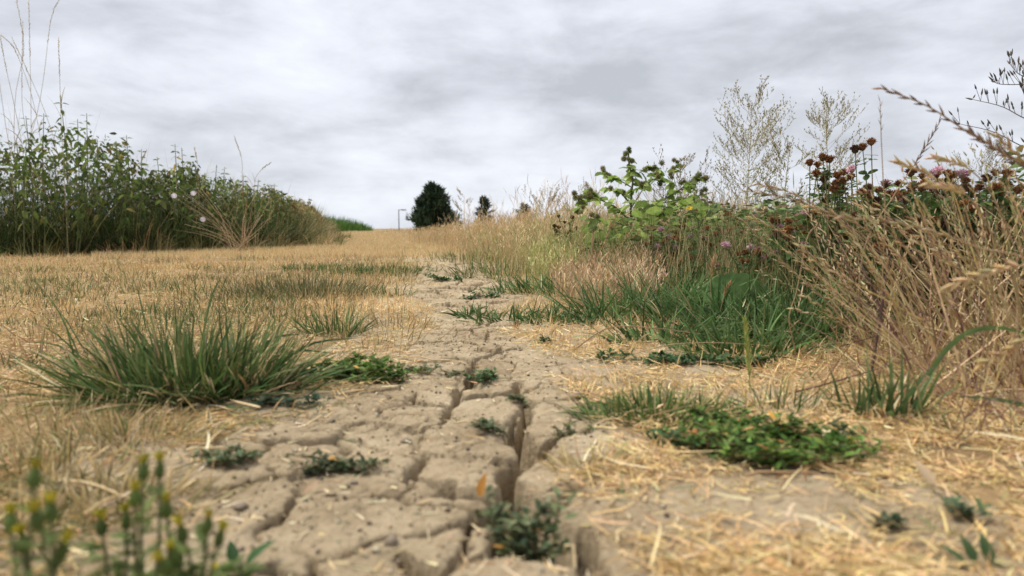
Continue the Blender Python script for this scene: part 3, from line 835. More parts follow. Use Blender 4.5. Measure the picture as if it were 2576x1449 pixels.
def bindweed(px, py, Y, label):
    p = A(px, py, Y)
    t = thing('bindweed_flower', label, 'flower', p)
    a = np.linspace(0, 2 * np.pi, 13)[:-1]
    V = []; 
    for rr, zz in ((.003, 0), (.006, .02), (.014, .032), (.024 , .037)):
        V += [(rr * math.cos(v) * (1 + .06 * math.cos(5 * v)), -zz, rr * math.sin(v) * (1 + .06 * math.cos(5 * v))) for v in a]
    F = [(r * 12 + k, r * 12 + (k + 1) % 12, r * 12 + 12 + (k + 1) % 12, r * 12 + 12 + k) for r in range(3) for k in range(12)]
    put('petal_trumpet', mesh_data('petal_trumpet', np.array(V), [np.array(F)], M_FLOWER, np.array((.82, .74, .80))), t, rot=(R(-25), 0, R(15)))
    mb = MB(); tubes(mb, curve([p + [0, .01, 0], p + [.01, .04, -.03], p + [.03, .05, -.12]], 6)[None], .0012, np.array((.12, .18, .06)))
    mb.build('stalk', M_STEM, t)
bindweed(440, 497, 6.05, 'left white bindweed flower low in the nettle hedge')
bindweed(488, 491, 6.15, 'white bindweed flower just right of the first one')
bindweed(512, 556, 6.2, 'tiny pale bindweed flower below the other two')

def bleached_fan():
    """a sheaf of dead stems that has fallen open against the hedge"""
    b = np.array([*G(610, 636), 0]); b[2] = tz(b[0], b[1])[0]
    t = thing('dead_grass_sheaf', 'sheaf of bleached dead stems fanning open against the hedge foot', 'dead grass', b)
    mb = MB(); n = 46
    tips = [A(U(420, 700), U(470, 590), b[1] + U(-.1, .25)) for _ in range(n)]
    P = np.array([curve([b + [rng.normal(0, .06), rng.normal(0, .05), 0], (b + e_) / 2 + [rng.normal(0, .03), 0, .04], e_], 7) for e_ in tips])
    tubes(mb, P, np.linspace(.0024, .0012, 7)[None], pal([(.52, .38, .21), (.42, .29, .16), (.62, .48, .28)], n))
    mb.build('stems', M_STRAW, t, kind='stuff')
bleached_fan()
# ------------------------------------------------------------------ beyond: crop, trees, lamp post
def crop():
    mb = MB()
    n = 10000
    y = 15 + 55 * U(0, 1, n) ** 1.4
    x = hedge_x(y) - U(0, 1, n) ** 1.3 * 3.5 - .2
    h = U(.5, 1.05, n) * np.interp(y, [15, 24, 60, 80], [.85, 1.0, 1.0, .9])
    c = pal([(.06, .15, .025), (.09, .20, .035), (.04, .10, .02), (.13, .22, .05)], n, .22)
    ribbons(mb, base3(x, y), U(0, 6.28, n), np.abs(rng.normal(.12, .1, n)), U(0, .7, n), h, U(.012, .022, n) + .0004 * y, c, S=3)
    o = mb.build('green_crop', M_GRASS)
    tag(o, 'bright green crop standing beyond the brown end of the hedge', 'crop', kind='stuff')
crop()

def conifer(px, top, bot, width, Y, label, seed, boughs, per, shape):
    r = np.random.default_rng(seed)
    c = A(px, bot, Y); base = np.array([c[0], Y, gz(c[0], Y)])
    zt = A(px, top, Y)[2]; hw = width / FPX * Y / 2
    t = thing('conifer_tree', label, 'tree', base)
    hh = zt - base[2]
    mb = MB()
    tubes(mb, curve([base, base + [0, 0, hh * .5], base + [hw * .05, 0, hh * .93]], 8)[None], np.linspace(.22, .03, 8)[None], np.array((.06, .045, .035)), 6)
    for k in range(26):
        f = r.uniform(.08, .85); a = r.uniform(0, 6.28)
        p = base + [0, 0, hh * f]; e_ = p + np.array([math.cos(a), math.sin(a), .55]) * hw * (1 - f) * .85
        tubes(mb, curve([p, (p + e_) / 2 + [0, 0, -.05], e_], 5)[None], np.linspace(.06, .015, 5)[None], np.array((.06, .045, .035)), 4)
    mb.build('trunk', M_STEM, t)
    # boughs: each a clump of upswept sprays, so that the outline is ragged and sky shows between them
    mb = MB(); nb = boughs
    f = np.concatenate([r.uniform(0, .97, nb) ** .9, np.linspace(.86, 1.0, 9)]); nb = len(f)
    prof = np.interp(f, [0, .12, .3, .5, .68, .82, .93, 1.0], shape)
    a = r.uniform(0, 6.28, nb); rad_ = hw * prof * r.uniform(.62, 1.12, nb)
    c0 = np.stack([base[0] + .16 * hw * (1 - .75 * f) * r.standard_normal(nb), Y + .16 * hw * (1 - .75 * f) * r.standard_normal(nb), base[2] + hh * (f * .93)], 1)
    k = np.repeat(np.arange(nb), per); m = len(k)
    s_ = r.uniform(.15, 1, m) ** .75
    out = np.stack([np.cos(a), np.sin(a), 0 * a], 1)[k]
    P = c0[k] + out * (rad_[k] * s_)[:, None] + np.stack([0 * s_, 0 * s_, hh * .07 * s_ ** 2], 1) + r.standard_normal((m, 3)) * hw * np.array([.085, .085, .075]) * (1.05 - .6 * f[k])[:, None]
    D = out * r.uniform(.3, .9, (m, 1)) + .35 * r.standard_normal((m, 3)) + np.stack([0 * s_, 0 * s_, r.uniform(.3, 1.3, m)], 1)
    inst(mb, KITE, P, frames(D, roll=r.uniform(0, 6, m)), np.stack([r.uniform(.3, .75, m), r.uniform(.10, .2, m), np.full(m, .3)], 1) * hw / 2.6, pal([(.026, .048, .026), (.042, .070, .034), (.016, .030, .018), (.06, .088, .042)], m, .2, r=r))
    mb.build('crown', M_NEEDLE, t, kind='stuff')
conifer(1090, 466, 565, 122, 78, 'largest dark conifer, standing on the skyline right of the lamp post', 3, 170, 62, [.92, 1.0, .90, .73, .53, .33, .16, .03])
conifer(1217, 494, 565, 54, 84, 'middle dark conifer, half hidden behind wispy dry grass', 7, 90, 50, [.9, 1, .98, .9, .78, .6, .36, .1])
conifer(1318, 513, 565, 50, 92, 'smallest dark conifer, right of the other two on the skyline', 9, 80, 50, [.9, 1, 1, .96, .86, .7, .46, .15])

def lamp_post():
    Y = 96.0; top = A(1003, 527, Y); x = top[0]; z0 = float(gz(x, Y))
    t = thing('lamp_post', 'thin grey lamp post on the skyline left of the largest conifer', 'lamp post', (x, Y, z0))
    mb = MB(); tubes(mb, np.array([[(x, Y, z0), (x, Y, z0 + .8), (x, Y, z0 + .82), (x, Y, top[2])]]), np.array([[.11, .11, .075, .06]]), np.array((.16, .17, .18)), 8)
    mb.build('pole', M_STEM, t)
    mb = MB(); tubes(mb, np.array([[(x, Y, top[2] - .06), (x + .3, Y, top[2] - .03), (x + .42, Y, top[2] - .05)]]), .035, np.array((.16, .17, .18)), 6)
    mb.build('arm', M_STEM, t)
    a = np.array([(-.35, -.14, .02), (.35, -.10, .04), (.35, .10, .04), (-.35, .14, .02), (-.33, -.12, .20), (.30, -.08, .15), (.30, .08, .15), (-.33, .12, .20)]) + np.array([x + .72, Y, top[2] - .15])
    F = np.array([(0, 3, 2, 1), (4, 5, 6, 7), (0, 1, 5, 4), (1, 2, 6, 5), (2, 3, 7, 6), (3, 0, 4, 7)])
    arm = [c_ for c_ in t.children if c_.name.startswith('arm')][0]
    o = put('lamp_head', mesh_data('lamp_head', a - np.array([x, Y, z0]), [F], M_STEM, np.array((.12, .13, .13)), False), arm)
lamp_post()
# ------------------------------------------------------------------ grass tufts and low weeds
def tuft(name, label, px, py, rx, ry, n, hmin, hmax, wmin=.0022, wmax=.004, cols=None, dry=.12, out=.9, bend=.5, cat='grass tuft', group=None, S=6, zb=0.0, flat=0.0, skew=0.0):
    cx, cy = G(px, py)
    b0 = np.array([cx, cy, tz(cx, cy)[0] + zb])
    t = thing(name, label, cat, b0, group)
    cols = cols or BLUEGREEN
    for part, m, cc, hs in (('blades', int(n * (1 - dry)), cols, 1.0), ('dry_blades', int(n * dry), [(.60, .45, .24), (.70, .56, .33), (.45, .33, .16)], .8)):
        if m < 2: continue
        a = U(0, 6.28, m); q = np.sqrt(U(0, 1, m))
        x = cx + rx * q * np.cos(a) * (1 + .12 * rng.standard_normal(m)); y = cy + ry * q * np.sin(a)
        b = base3(x, y, -.003)
        az = np.arctan2((y - cy) / max(ry, .01), (x - cx) / max(rx, .01)) + rng.normal(0, .7, m)
        tilt = np.abs(q * out + rng.normal(0, .32, m)) + flat * U(0, 1, m)
        az = np.where(U(0, 1, m) < abs(skew), 0.0 if skew > 0 else np.pi, az)
        h = U(0, 1, m) ** 1.3 * (hmax - hmin) + hmin
        c = pal(cc, m, .15)
        mb = MB()
        ribbons(mb, b, az, tilt, U(-.1, 1, m) * bend, h * hs, U(wmin, wmax, m), c * .9, S=S, prof=[.7, 1, 1, .9, .7, .45, 0][:S] + [0], ctip=np.clip(c * 1.15 + .015, 0, .9), wob=.04)
        mb.build(part, M_GRASS if part == 'blades' else M_STRAW, t, kind='stuff')
    return t

# the great tuft at left and its neighbours
big = tuft('grass_tuft', 'large dark green grass tuft in the left foreground beside the mud', 480, 985, .135, .08, 1700, .035, .135, .0020, .0040, cols=BLUEGREEN + [(.15, .18, .055), (.11, .13, .04), (.07, .12, .03)], dry=.24, out=.95, bend=.7)
mb = MB()
_tips = [((70, 690), .95, (200, 900)), ((20, 800), .9, (230, 930)), ((75, 730), .92, (220, 900)), ((330, 690), 1.02, (370, 850)), ((560, 690), 1.05, (510, 850)), ((900, 850), .98, (650, 960)), ((925, 955), .93, (600, 985)), ((850, 890), 1.0, (620, 950)), ((60, 860), .88, (250, 960)), ((760, 840), 1.05, (600, 940)), ((420, 770), 1.0, (420, 900)), ((250, 800), .95, (300, 930))]
for (tx, ty), Y, (bx, by) in _tips:
    tp = A(tx, ty, Y); bq = G(bx, by); bq = np.array([*bq, tz(*bq)[0]])
    mid = bq * .5 + tp * .5 + [0, 0, .02]
    sp = curve([bq, mid, tp], 8)
    w = np.array([.8, 1, 1, .95, .85, .7, .5, .05]) * .0021
    sd = norm(np.cross(np.gradient(sp, axis=0), [0.1, 1, .15]))
    V = np.concatenate([sp - sd * w[:, None], sp + sd * w[:, None]]); k = np.arange(7)
    mb.add(V, [np.stack([k, k + 1, k + 9, k + 8], 1)], np.tile((.085, .145, .065), (16, 1)) * U(.8, 1.2))
mb.build('long_blades', M_GRASS, big, kind='stuff')
FINE = [(.10, .12, .045), (.15, .15, .06), (.08, .10, .04), (.22, .19, .09)]
tuft('grass_tuft', 'fine olive wiry grass patch beyond the large left tuft', 770, 745, .24, .2, 1700, .04, .085, .0012, .002, FINE, .2, .8, .5, S=4)
tuft('grass_tuft', 'small green tuft right of the large tuft, touching the straw', 845, 840, .06, .045, 170, .04, .085, .0018, .003, None, .22, .8, .4)
tuft('grass_tuft', 'dark green grass patch left of the far path', 960, 688, .24, .2, 700, .03, .06, .002, .0034, None, .15, .8, .5, S=4)
tuft('grass_tuft', 'low green patch in the dry lawn behind the olive patch', 790, 682, .18, .16, 330, .03, .055, .002, .0032, [(.06, .13, .03), (.09, .17, .045)], .08, .9, .5, S=4)
tuft('grass_tuft', 'thin green tuft in the straw by the far mud edge', 985, 745, .07, .07, 120, .03, .06, .0014, .0024, None, .3, .9, .5, S=4)
tuft('grass_tuft', 'sparse grey-green tuft left of the wiry olive patch', 560, 760, .16, .12, 240, .03, .065, .0012, .002, FINE + BLUEGREEN, .4, 1.0, .5, S=4)
tuft('grass_tuft', 'yellowish fine grass in the blurred left foreground', 150, 1075, .13, .07, 420, .02, .05, .0009, .0016, [(.40, .32, .14), (.25, .22, .09), (.52, .40, .2)], .3, 1.2, .5, S=4)
FGY = [(.40, .31, .14), (.24, .20, .08), (.50, .37, .18), (.17, .17, .06)]
for px, py, rx, ry, n, lb in [(330, 1110, .09, .04, 420, 'matted yellow-brown grass between the large tuft and the near mud'), (90, 1190, .09, .05, 460, 'matted brown grass at the left edge above the near weeds'), (300, 1260, .08, .04, 380, 'blurred brown grass mat behind the two-budded weed'), (60, 1330, .06, .04, 260, 'blurred brown grass in the lower left corner')]:
    tuft('grass_mat', lb, px, py, rx, ry, n, .018, .045, .0010, .0019, FGY, .3, 1.35, .6, S=4)
for (px, py, n, lb) in [(330, 700, 110, 'small faint green tuft in the dry lawn near the hedge, right of the leftmost'), (70, 690, 90, 'leftmost small green tuft in the dry lawn below the hedge'), (610, 655, 90, 'small green tuft under the hedge middle'), (470, 745, 90, 'small withered tuft beside the bare scorched spot')]:
    tuft('grass_tuft', lb, px, py, .10, .1, n, .03, .075, .0016, .0028, BLUEGREEN + OLIVE, .25, .9, .6, S=4)
# couch grass right of the path
CG = [(.065, .13, .036), (.10, .18, .052), (.145, .225, .08), (.05, .095, .028)]
COUCH = [
    (1560, 800, .13, .10, 240, .07, .16, 'left lobe of the green couch grass right of the path'),
    (1690, 790, .14, .12, 330, .08, .20, 'couch grass in front of the pink clover, left of the broad leaf'),
    (1800, 815, .14, .10, 330, .08, .18, 'couch grass in front of the broad green leaf'),
    (1930, 840, .14, .09, 330, .07, .17, 'couch grass right of the broad leaf, next to the dry ryegrass'),
    (2040, 850, .12, .09, 280, .06, .16, 'rightmost couch grass, half under the dry ryegrass'),
    (1430, 735, .18, .16, 260, .05, .12, 'couch grass patch at the path edge before the barley'),
    (1330, 730, .14, .14, 200, .04, .10, 'short couch grass touching the far right mud edge'),
    (1700, 855, .13, .04, 200, .05, .12, 'front row of couch grass overhanging the straw'),
    (1880, 885, .13, .04, 200, .05, .11, 'front couch grass below the pale green barley spike'),
    (1290, 800, .12, .06, 170, .03, .07, 'creeping grass in the middle of the straw crossing the path'),
    (1410, 805, .1, .07, 150, .03, .08, 'creeping grass between the path and the couch grass'),
    (1190, 790, .04, .04, 60, .02, .06, 'single small green tuft on the mud before the far bend'),
    (1600, 715, .25, .2, 330, .07, .15, 'greener grass at the foot of the burdock'),
]
for px, py, rx, ry, n, h0, h1, lb in COUCH:
    tuft('couch_grass', lb, px, py, rx, ry, n, h0, h1, .0026, .0052, CG, .07, .75, .9, 'couch grass', None, flat=.5)
for px, py, rx, ry, n, h0, h1, lb in [(1260, 690, .25, .4, 420, .04, .10, 'green grass at the right foot of the far path'), (1170, 655, .25, .5, 260, .04, .10, 'green grass fringe where the far path narrows'), (1330, 660, .4, .5, 360, .06, .2, 'green blades under the tan grass right of the far path')]:
    tuft('grass_tuft', lb, px, py, rx, ry, n, h0, h1, .003, .0045, CG + OLIVE, .2, .7, .6, S=4)
tuft('grass_tuft', 'green and yellow tuft on the straw right of the crack', 1650, 1045, .085, .05, 1300, .012, .046, .0014, .0027, BLUEGREEN + [(.24, .27, .08), (.08, .17, .035)], .14, 1.25, 1.1)
tuft('grass_tuft', 'sprawling thin tuft right of the green and yellow one', 1960, 1030, .045, .03, 80, .03, .06, .0014, .0022, BLUEGREEN + [(.3, .28, .1)], .4, .8, .4)
tuft('grass_tuft', 'broad-bladed green shoot at the foot of the dry ryegrass', 2230, 1045, .05, .03, 60, .05, .10, .003, .0055, [(.09, .15, .05), (.14, .20, .08)], .2, .6, .5)
tuft('grass_tuft', 'small upright shoot left of the broad-bladed one', 2155, 1040, .016, .012, 22, .03, .06, .002, .0036, [(.08, .14, .05)], .1, .5, .3)
tuft('grass_tuft', 'straw-yellow tuft drooping over the mud right of the crack', 1490, 1165, .04, .02, 150, .012, .04, .0009, .0016, [(.62, .47, .24), (.42, .34, .14)], .4, 1.2, .5, S=4)

SMALL = leaf_tpl(.42, .3, .15, st=(0, .3, .7, 1), prof=(.1, 1, .8, 0))
def weed_mat(name, label, px, py, rx, ry, n, size, h, cols, cat='weed', group=None, stems=14, zb=0.0, upright=.6, flecks=0):
    cx, cy = G(px, py)
    b0 = np.array([cx, cy, max(tz(cx, cy)[0], gz(cx, cy) - .018) + zb])
    t = thing(name, label, cat, b0, group)
    # creeping runners, then small leaves set along them
    m = stems; a = U(0, 6.28, m); ln = U(.4, 1, m)
    ex = cx + rx * ln * np.cos(a); ey = cy + ry * ln * np.sin(a)
    c0 = np.stack([cx + .25 * rx * rng.standard_normal(m), cy + .25 * ry * rng.standard_normal(m)], 1)
    P = np.zeros((m, 7, 3)); f = np.linspace(0, 1, 7)
    P[..., 0] = c0[:, 0:1] * (1 - f) + ex[:, None] * f + .06 * rx * np.sin(f * 6 + a[:, None])
    P[..., 1] = c0[:, 1:2] * (1 - f) + ey[:, None] * f
    zz = tz(P[..., 0].ravel(), P[..., 1].ravel()).reshape(m, 7)
    P[..., 2] = np.maximum(zz, b0[2] - .012) + .002 + h * U(.2, 1, (m, 1)) * (f ** .7)[None]
    mb = MB(); tubes(mb, P, .0007, np.tile((.20, .16, .08), (m, 1)))
    mb.build('stem', M_STEM, t, kind='stuff')
    k = rng.integers(0, m, n); s = U(0.05, 1, n) * 5.999; i = s.astype(int); fr = (s - i)[:, None]
    pos = P[k, i] * (1 - fr) + P[k, i + 1] * fr
    az = U(0, 6.28, n)
    d = np.stack([np.cos(az), np.sin(az), U(0, 1.6 * upright, n)], 1)
    mb = MB(); inst(mb, SMALL, pos + rng.standard_normal((n, 3)) * [.15 * rx / 3, .15 * ry / 3, .001], frames(d, roll=rng.normal(0, .4, n)), U(.6, 1.2, n) * size, pal(cols, n, .2))
    if flecks:
        q = rng.integers(0, n, flecks)
        inst(mb, SMALL, pos[q] + [0, -.002, .004], frames(d[q]), np.full(flecks, size * 1.2), pal([(.62, .34, .08), (.55, .25, .10)], flecks))
    mb.build('leaves', M_GRASS, t, kind='stuff')
    return t
KNOT = [(.10, .13, .06), (.14, .175, .085), (.07, .095, .042), (.19, .22, .115)]
VIVID = [(.075, .15, .025), (.11, .20, .035), (.05, .10, .02), (.17, .26, .06), (.16, .16, .05)]
WEEDS = [
    ('bright green broadleaf mat at the right end of the large left tuft', 900, 955, .10, .05, 1500, .0125, .024, VIVID, 34, 6),
    ('bright green sprawling weed on the straw right of the crack', 1960, 1145, .115, .075, 1700, .0115, .020, VIVID, 44, 10),
    ('low green weed joining the green and yellow tuft to the sprawling one', 1800, 1090, .07, .045, 600, .011, .016, VIVID, 20, 2),
    ('dark green scraps of weed left of the bright sprawling one', 1740, 1130, .055, .03, 150, .012, .010, [(.07, .13, .045), (.05, .09, .03)], 10, 1),
    ('grey-green knotgrass filling the hole in the great crack, nearest the camera', 1330, 1338, .042, .026, 620, .0105, .048, KNOT, 30, 5),
    ('knotgrass clump on the plate edge left of the deepest crack', 1235, 1092, .024, .018, 130, .009, .010, KNOT, 10, 1),
    ('knotgrass growing in the crack where it bends left', 1215, 962, .032, .03, 190, .010, .022, [(.07, .13, .05), (.10, .18, .07)], 12, 0),
    ('knotgrass on the right lip of the crack', 1435, 1085, .030, .018, 130, .009, .012, KNOT, 10, 1),
    ('left one of two knotgrass mats on the big near plates', 590, 1170, .045, .022, 260, .0085, .012, KNOT, 18, 0),
    ('right one of two knotgrass mats on the big near plates', 840, 1172, .060, .018, 320, .0085, .010, [(.09, .115, .055), (.12, .15, .075), (.06, .08, .036)], 22, 2),
    ('small knotgrass sprig in the crack right of the bend', 1305, 1012, .025, .012, 70, .009, .008, KNOT, 8, 0),
    ('thin green sprigs on the mud left of the crack bend', 1060, 940, .05, .03, 120, .009, .010, KNOT, 10, 0),
    ('small sprig between the green mat and the mud plates', 1140, 945, .03, .02, 60, .008, .006, KNOT, 8, 0),
    ('dark green mat on the mud where the path begins to bend', 1125, 706, .11, .07, 320, .016, .022, [(.05, .12, .03), (.07, .15, .045)], 16, 0),
    ('thin dark mat right of the bend on the bare path', 1225, 742, .11, .05, 200, .014, .015, [(.05, .11, .035), (.08, .14, .06)], 14, 0),
    ('dark green creeping weed in the straw behind the green and yellow tuft', 1700, 912, .11, .045, 330, .014, .014, [(.05, .10, .035), (.07, .13, .05)], 18, 0),
    ('creeping weed left end, thinning into the straw', 1530, 905, .05, .03, 80, .012, .010, [(.05, .10, .035), (.07, .13, .05)], 8, 0),
    ('dark creeping weed under the barley spike', 1850, 918, .10, .04, 240, .014, .014, [(.05, .10, .035), (.07, .13, .05)], 14, 0),
    ('tiny dark weed in the straw near the lower right corner', 2240, 1330, .018, .012, 40, .010, .010, [(.06, .09, .05), (.10, .10, .05)], 6, 0),
    ('small curled weed right of the tiny dark one', 2430, 1310, .022, .014, 46, .011, .014, [(.08, .12, .06)], 6, 0),
    ('dark weed at the foot of the large left tuft', 720, 1025, .06, .025, 180, .010, .010, [(.05, .09, .045), (.08, .11, .06)], 12, 0),
    ('green sprig lying on the straw right of the sprawling weed', 2130, 1110, .03, .02, 34, .012, .022, [(.08, .13, .05)], 5, 0),
    ('single small weed tuft on the straw before the couch grass', 1370, 862, .02, .02, 60, .010, .012, [(.04, .08, .03)], 6, 0),
]
for lb, px, py, rx, ry, n, size, h, cols, st, fl in WEEDS:
    weed_mat('weed_mat' if 'knotgrass' not in lb else 'knotgrass', lb, px, py, rx, ry, n, size, h, cols, 'weed', None, st, 0, .6, fl)
# ------------------------------------------------------------------ wild flowers on the right
def undergrowth_right():
    mb = MB()
    # low leafy mass below the clover and the burdock
    n = 26000
    y = np.exp(U(np.log(1.35), np.log(4.2), n)); x = U(0.10, 0.84, n) * y
    k = (x > verge_x(y) + .10) & (y > np.interp(x / y, [.1, .35, .37, .42, .45], [2.35, 2.3, 1.75, 1.65, 1.35])); x, y = x[k], y[k]; n = len(x)
    top = np.interp(x / y, [.10, .16, .3, .5, .8], [.14, .28, .31, .32, .33]) * (0.62 + 1.3 * (fbm(x, y, .22, 131) + .2))
    z = tz(x, y) + top * U(.03, 1, n) ** .8
    az = U(0, 6.28, n)
    d = np.stack([np.cos(az), np.sin(az), U(-.4, .5, n)], 1)
    br = U(0, 1, n) < .22
    c = np.where(br[:, None], pal([(.20, .12, .06), (.30, .22, .11), (.15, .08, .04)], n, .2), pal([(.085, .14, .035), (.13, .19, .055), (.055, .09, .028), (.19, .23, .08)], n, .2))
    inst(mb, LEAF_S, np.stack([x, y, z], 1), frames(d, roll=rng.normal(0, .6, n)), U(.018, .042, n) * (.7 + .15 * y), c)
    m = 10000
    y = np.exp(U(np.log(1.35), np.log(4.2), m)); x = U(0.08, 0.84, m) * y
    k = (x > verge_x(y) + .05); x, y = x[k], y[k]; m = len(x)
    ribbons(mb, base3(x, y), U(0, 6.28, m), np.abs(rng.normal(.15, .15, m)), U(0, .7, m), U(.1, .34, m), U(.0013, .0026, m), pal([(.40, .33, .16), (.16, .18, .07), (.50, .38, .20), (.09, .14, .05)], m, .15), S=4)
    o = mb.build('verge_undergrowth', M_GRASS)
    tag(o, 'low leafy undergrowth beneath the clover and burdock at right', 'undergrowth', kind='stuff')
undergrowth_right()

# ---- red clover
def sphere_pts(n, zmin=-.35):
    i = np.arange(n) + .5; z = zmin + (1 - zmin) * (1 - i / n); ph = i * 2.39996
    r = np.sqrt(np.maximum(0, 1 - z * z))
    return np.stack([r * np.cos(ph), r * np.sin(ph), z], 1)
def clover_head(cols, base_col, n=64, fl=.55, wd=.16, seed=1):
    r = np.random.default_rng(seed); mb = MB()
    d = sphere_pts(n); d = norm(d + [0, 0, .35] + .12 * r.standard_normal((n, 3)))
    C0 = pal(cols, n, .15, r=r)
    inst(mb, SPIN3, d * .40 * [1, 1, .95], frames(d), np.stack([r.uniform(.8, 1.15, n) * fl, np.full(n, wd), np.full(n, wd)], 1), C0)
    V = sphere_pts(24, -1) * .46
    q = sphere_pts(7, -1)
    # core: a small octagonal drum
    a = np.arange(8) * math.pi / 4; W = []
    for rr, zz in ((.18, -.45), (.44, -.2), (.46, .15), (.25, .42)): W += [(rr * math.cos(v), rr * math.sin(v), zz) for v in a]
    F = [(i * 8 + j, i * 8 + (j + 1) % 8, i * 8 + 8 + (j + 1) % 8, i * 8 + 8 + j) for i in range(3) for j in range(8)]
    mb.add(np.array(W), [np.array(F)], np.array(base_col))
    return mesh_data('flower_head', np.concatenate(mb.V), [np.concatenate(v) for v in mb.F.values() if v], M_FLOWER, np.concatenate(mb.C))
HEADS = {
    'pink': [clover_head([(.84, .50, .62), (.88, .66, .74), (.80, .44, .56), (.92, .80, .84)], (.5, .34, .30), seed=1)],
    'brown': [clover_head([(.40, .19, .075), (.28, .125, .05), (.50, .27, .12), (.20, .09, .045)], (.22, .11, .05), fl=.5, wd=.2, seed=s) for s in (2, 3)],
    'mixed': [clover_head([(.32, .15, .07), (.24, .10, .05), (.74, .48, .56), (.66, .42, .40)], (.14, .08, .04), seed=4)],
    'dark': [clover_head([(.20, .105, .06), (.14, .075, .045), (.27, .15, .08)], (.13, .07, .04), fl=.5, wd=.2, seed=5)],
}
def trifol(c):
    mb = MB(); L3 = leaf_tpl(.62, .2, .12, st=(0, .25, .6, .88, 1), prof=(.1, .8, 1, .55, 0))
    for a in (0, 2.0, -2.0):
        d = np.array([[math.cos(a), math.sin(a), .12]])
        inst(mb, L3, np.zeros((1, 3)), frames(d), np.array([1.0]), np.array([c]))
    return mesh_data('leaf', np.concatenate(mb.V), [np.concatenate(v) for v in mb.F.values() if v], M_LEAF, np.concatenate(mb.C))
TRI = [trifol(c) for c in [(.07, .13, .04), (.10, .17, .055), (.05, .095, .03), (.16, .17, .06), (.22, .12, .06)]]
def clover(label, heads, Y, leaves=22, spread=.05):
    if len(heads) > 4:                                # more spent heads deeper in the plant
        heads = heads + [(heads[k % len(heads)][0] + U(-45, 45), heads[k % len(heads)][1] + U(0, 65), ['brown', 'brown', 'brown', 'dark', 'brown', 'mixed', 'brown', 'brown'][k % 8]) for k in range(int(len(heads) * 1.4) + 2)]
    pts = np.array([A(x, y, Y + U(-.05, .08)) for x, y, k in heads])
    b = np.array([pts[:, 0].mean() + U(-.02, .02), Y, 0]); b[2] = tz(b[0], b[1])[0]
    t = thing('red_clover', label, 'clover', b)
    mbs = []
    for p, (_, _, kind) in zip(pts, heads):
        g = b + np.array([(p[0] - b[0]) * .35, rng.normal(0, .02), 0])
        m1 = g * .45 + p * .55 + np.array([rng.normal(0, .012), rng.normal(0, .01), .02])
        sp = curve([g, m1, p], 8)
        mb = MB(); tubes(mb, sp[None], np.linspace(.0017, .0011, 8)[None], np.array([(.13, .17, .06), (.20, .17, .08), (.10, .13, .05)][rng.integers(3)]), 4)
        stem = mb.build('stem', M_STEM, t)
        me = HEADS[kind][rng.integers(len(HEADS[kind]))]
        put('flower_head', me, stem, p - b, (U(-.45, .45), U(-.45, .45), U(0, 6)), U(.0115, .0155) * (1.0 if kind != 'pink' else 1.08))
        for f in (6.2, 6.4):                                  # the pair of leaves right under the head
            i = int(f); q = sp[i] * (1 - f + i) + sp[i + 1] * (f - i)
            put('leaf', TRI[rng.choice(5, p=[.3, .25, .25, .1, .1])], stem, q - b, (U(-.5, .5), U(-.5, .5), U(0, 6)), U(.010, .017))
        for _ in range(max(2, int(leaves / len(heads)))):
            s = U(1.5, 6.0); i = int(s); q = sp[i] * (1 - s + i) + sp[i + 1] * (s - i)
            a = U(0, 6.28)
            put('leaf', TRI[rng.choice(5, p=[.32, .28, .3, .06, .04])], stem, q - b + np.array([math.cos(a), math.sin(a) * .7, .15]) * U(.01, spread), (U(-.6, .6), U(-.6, .6), U(0, 6)), U(.013, .023))
    return t
B, Pk, X_, D_ = 'brown', 'pink', 'mixed', 'dark'
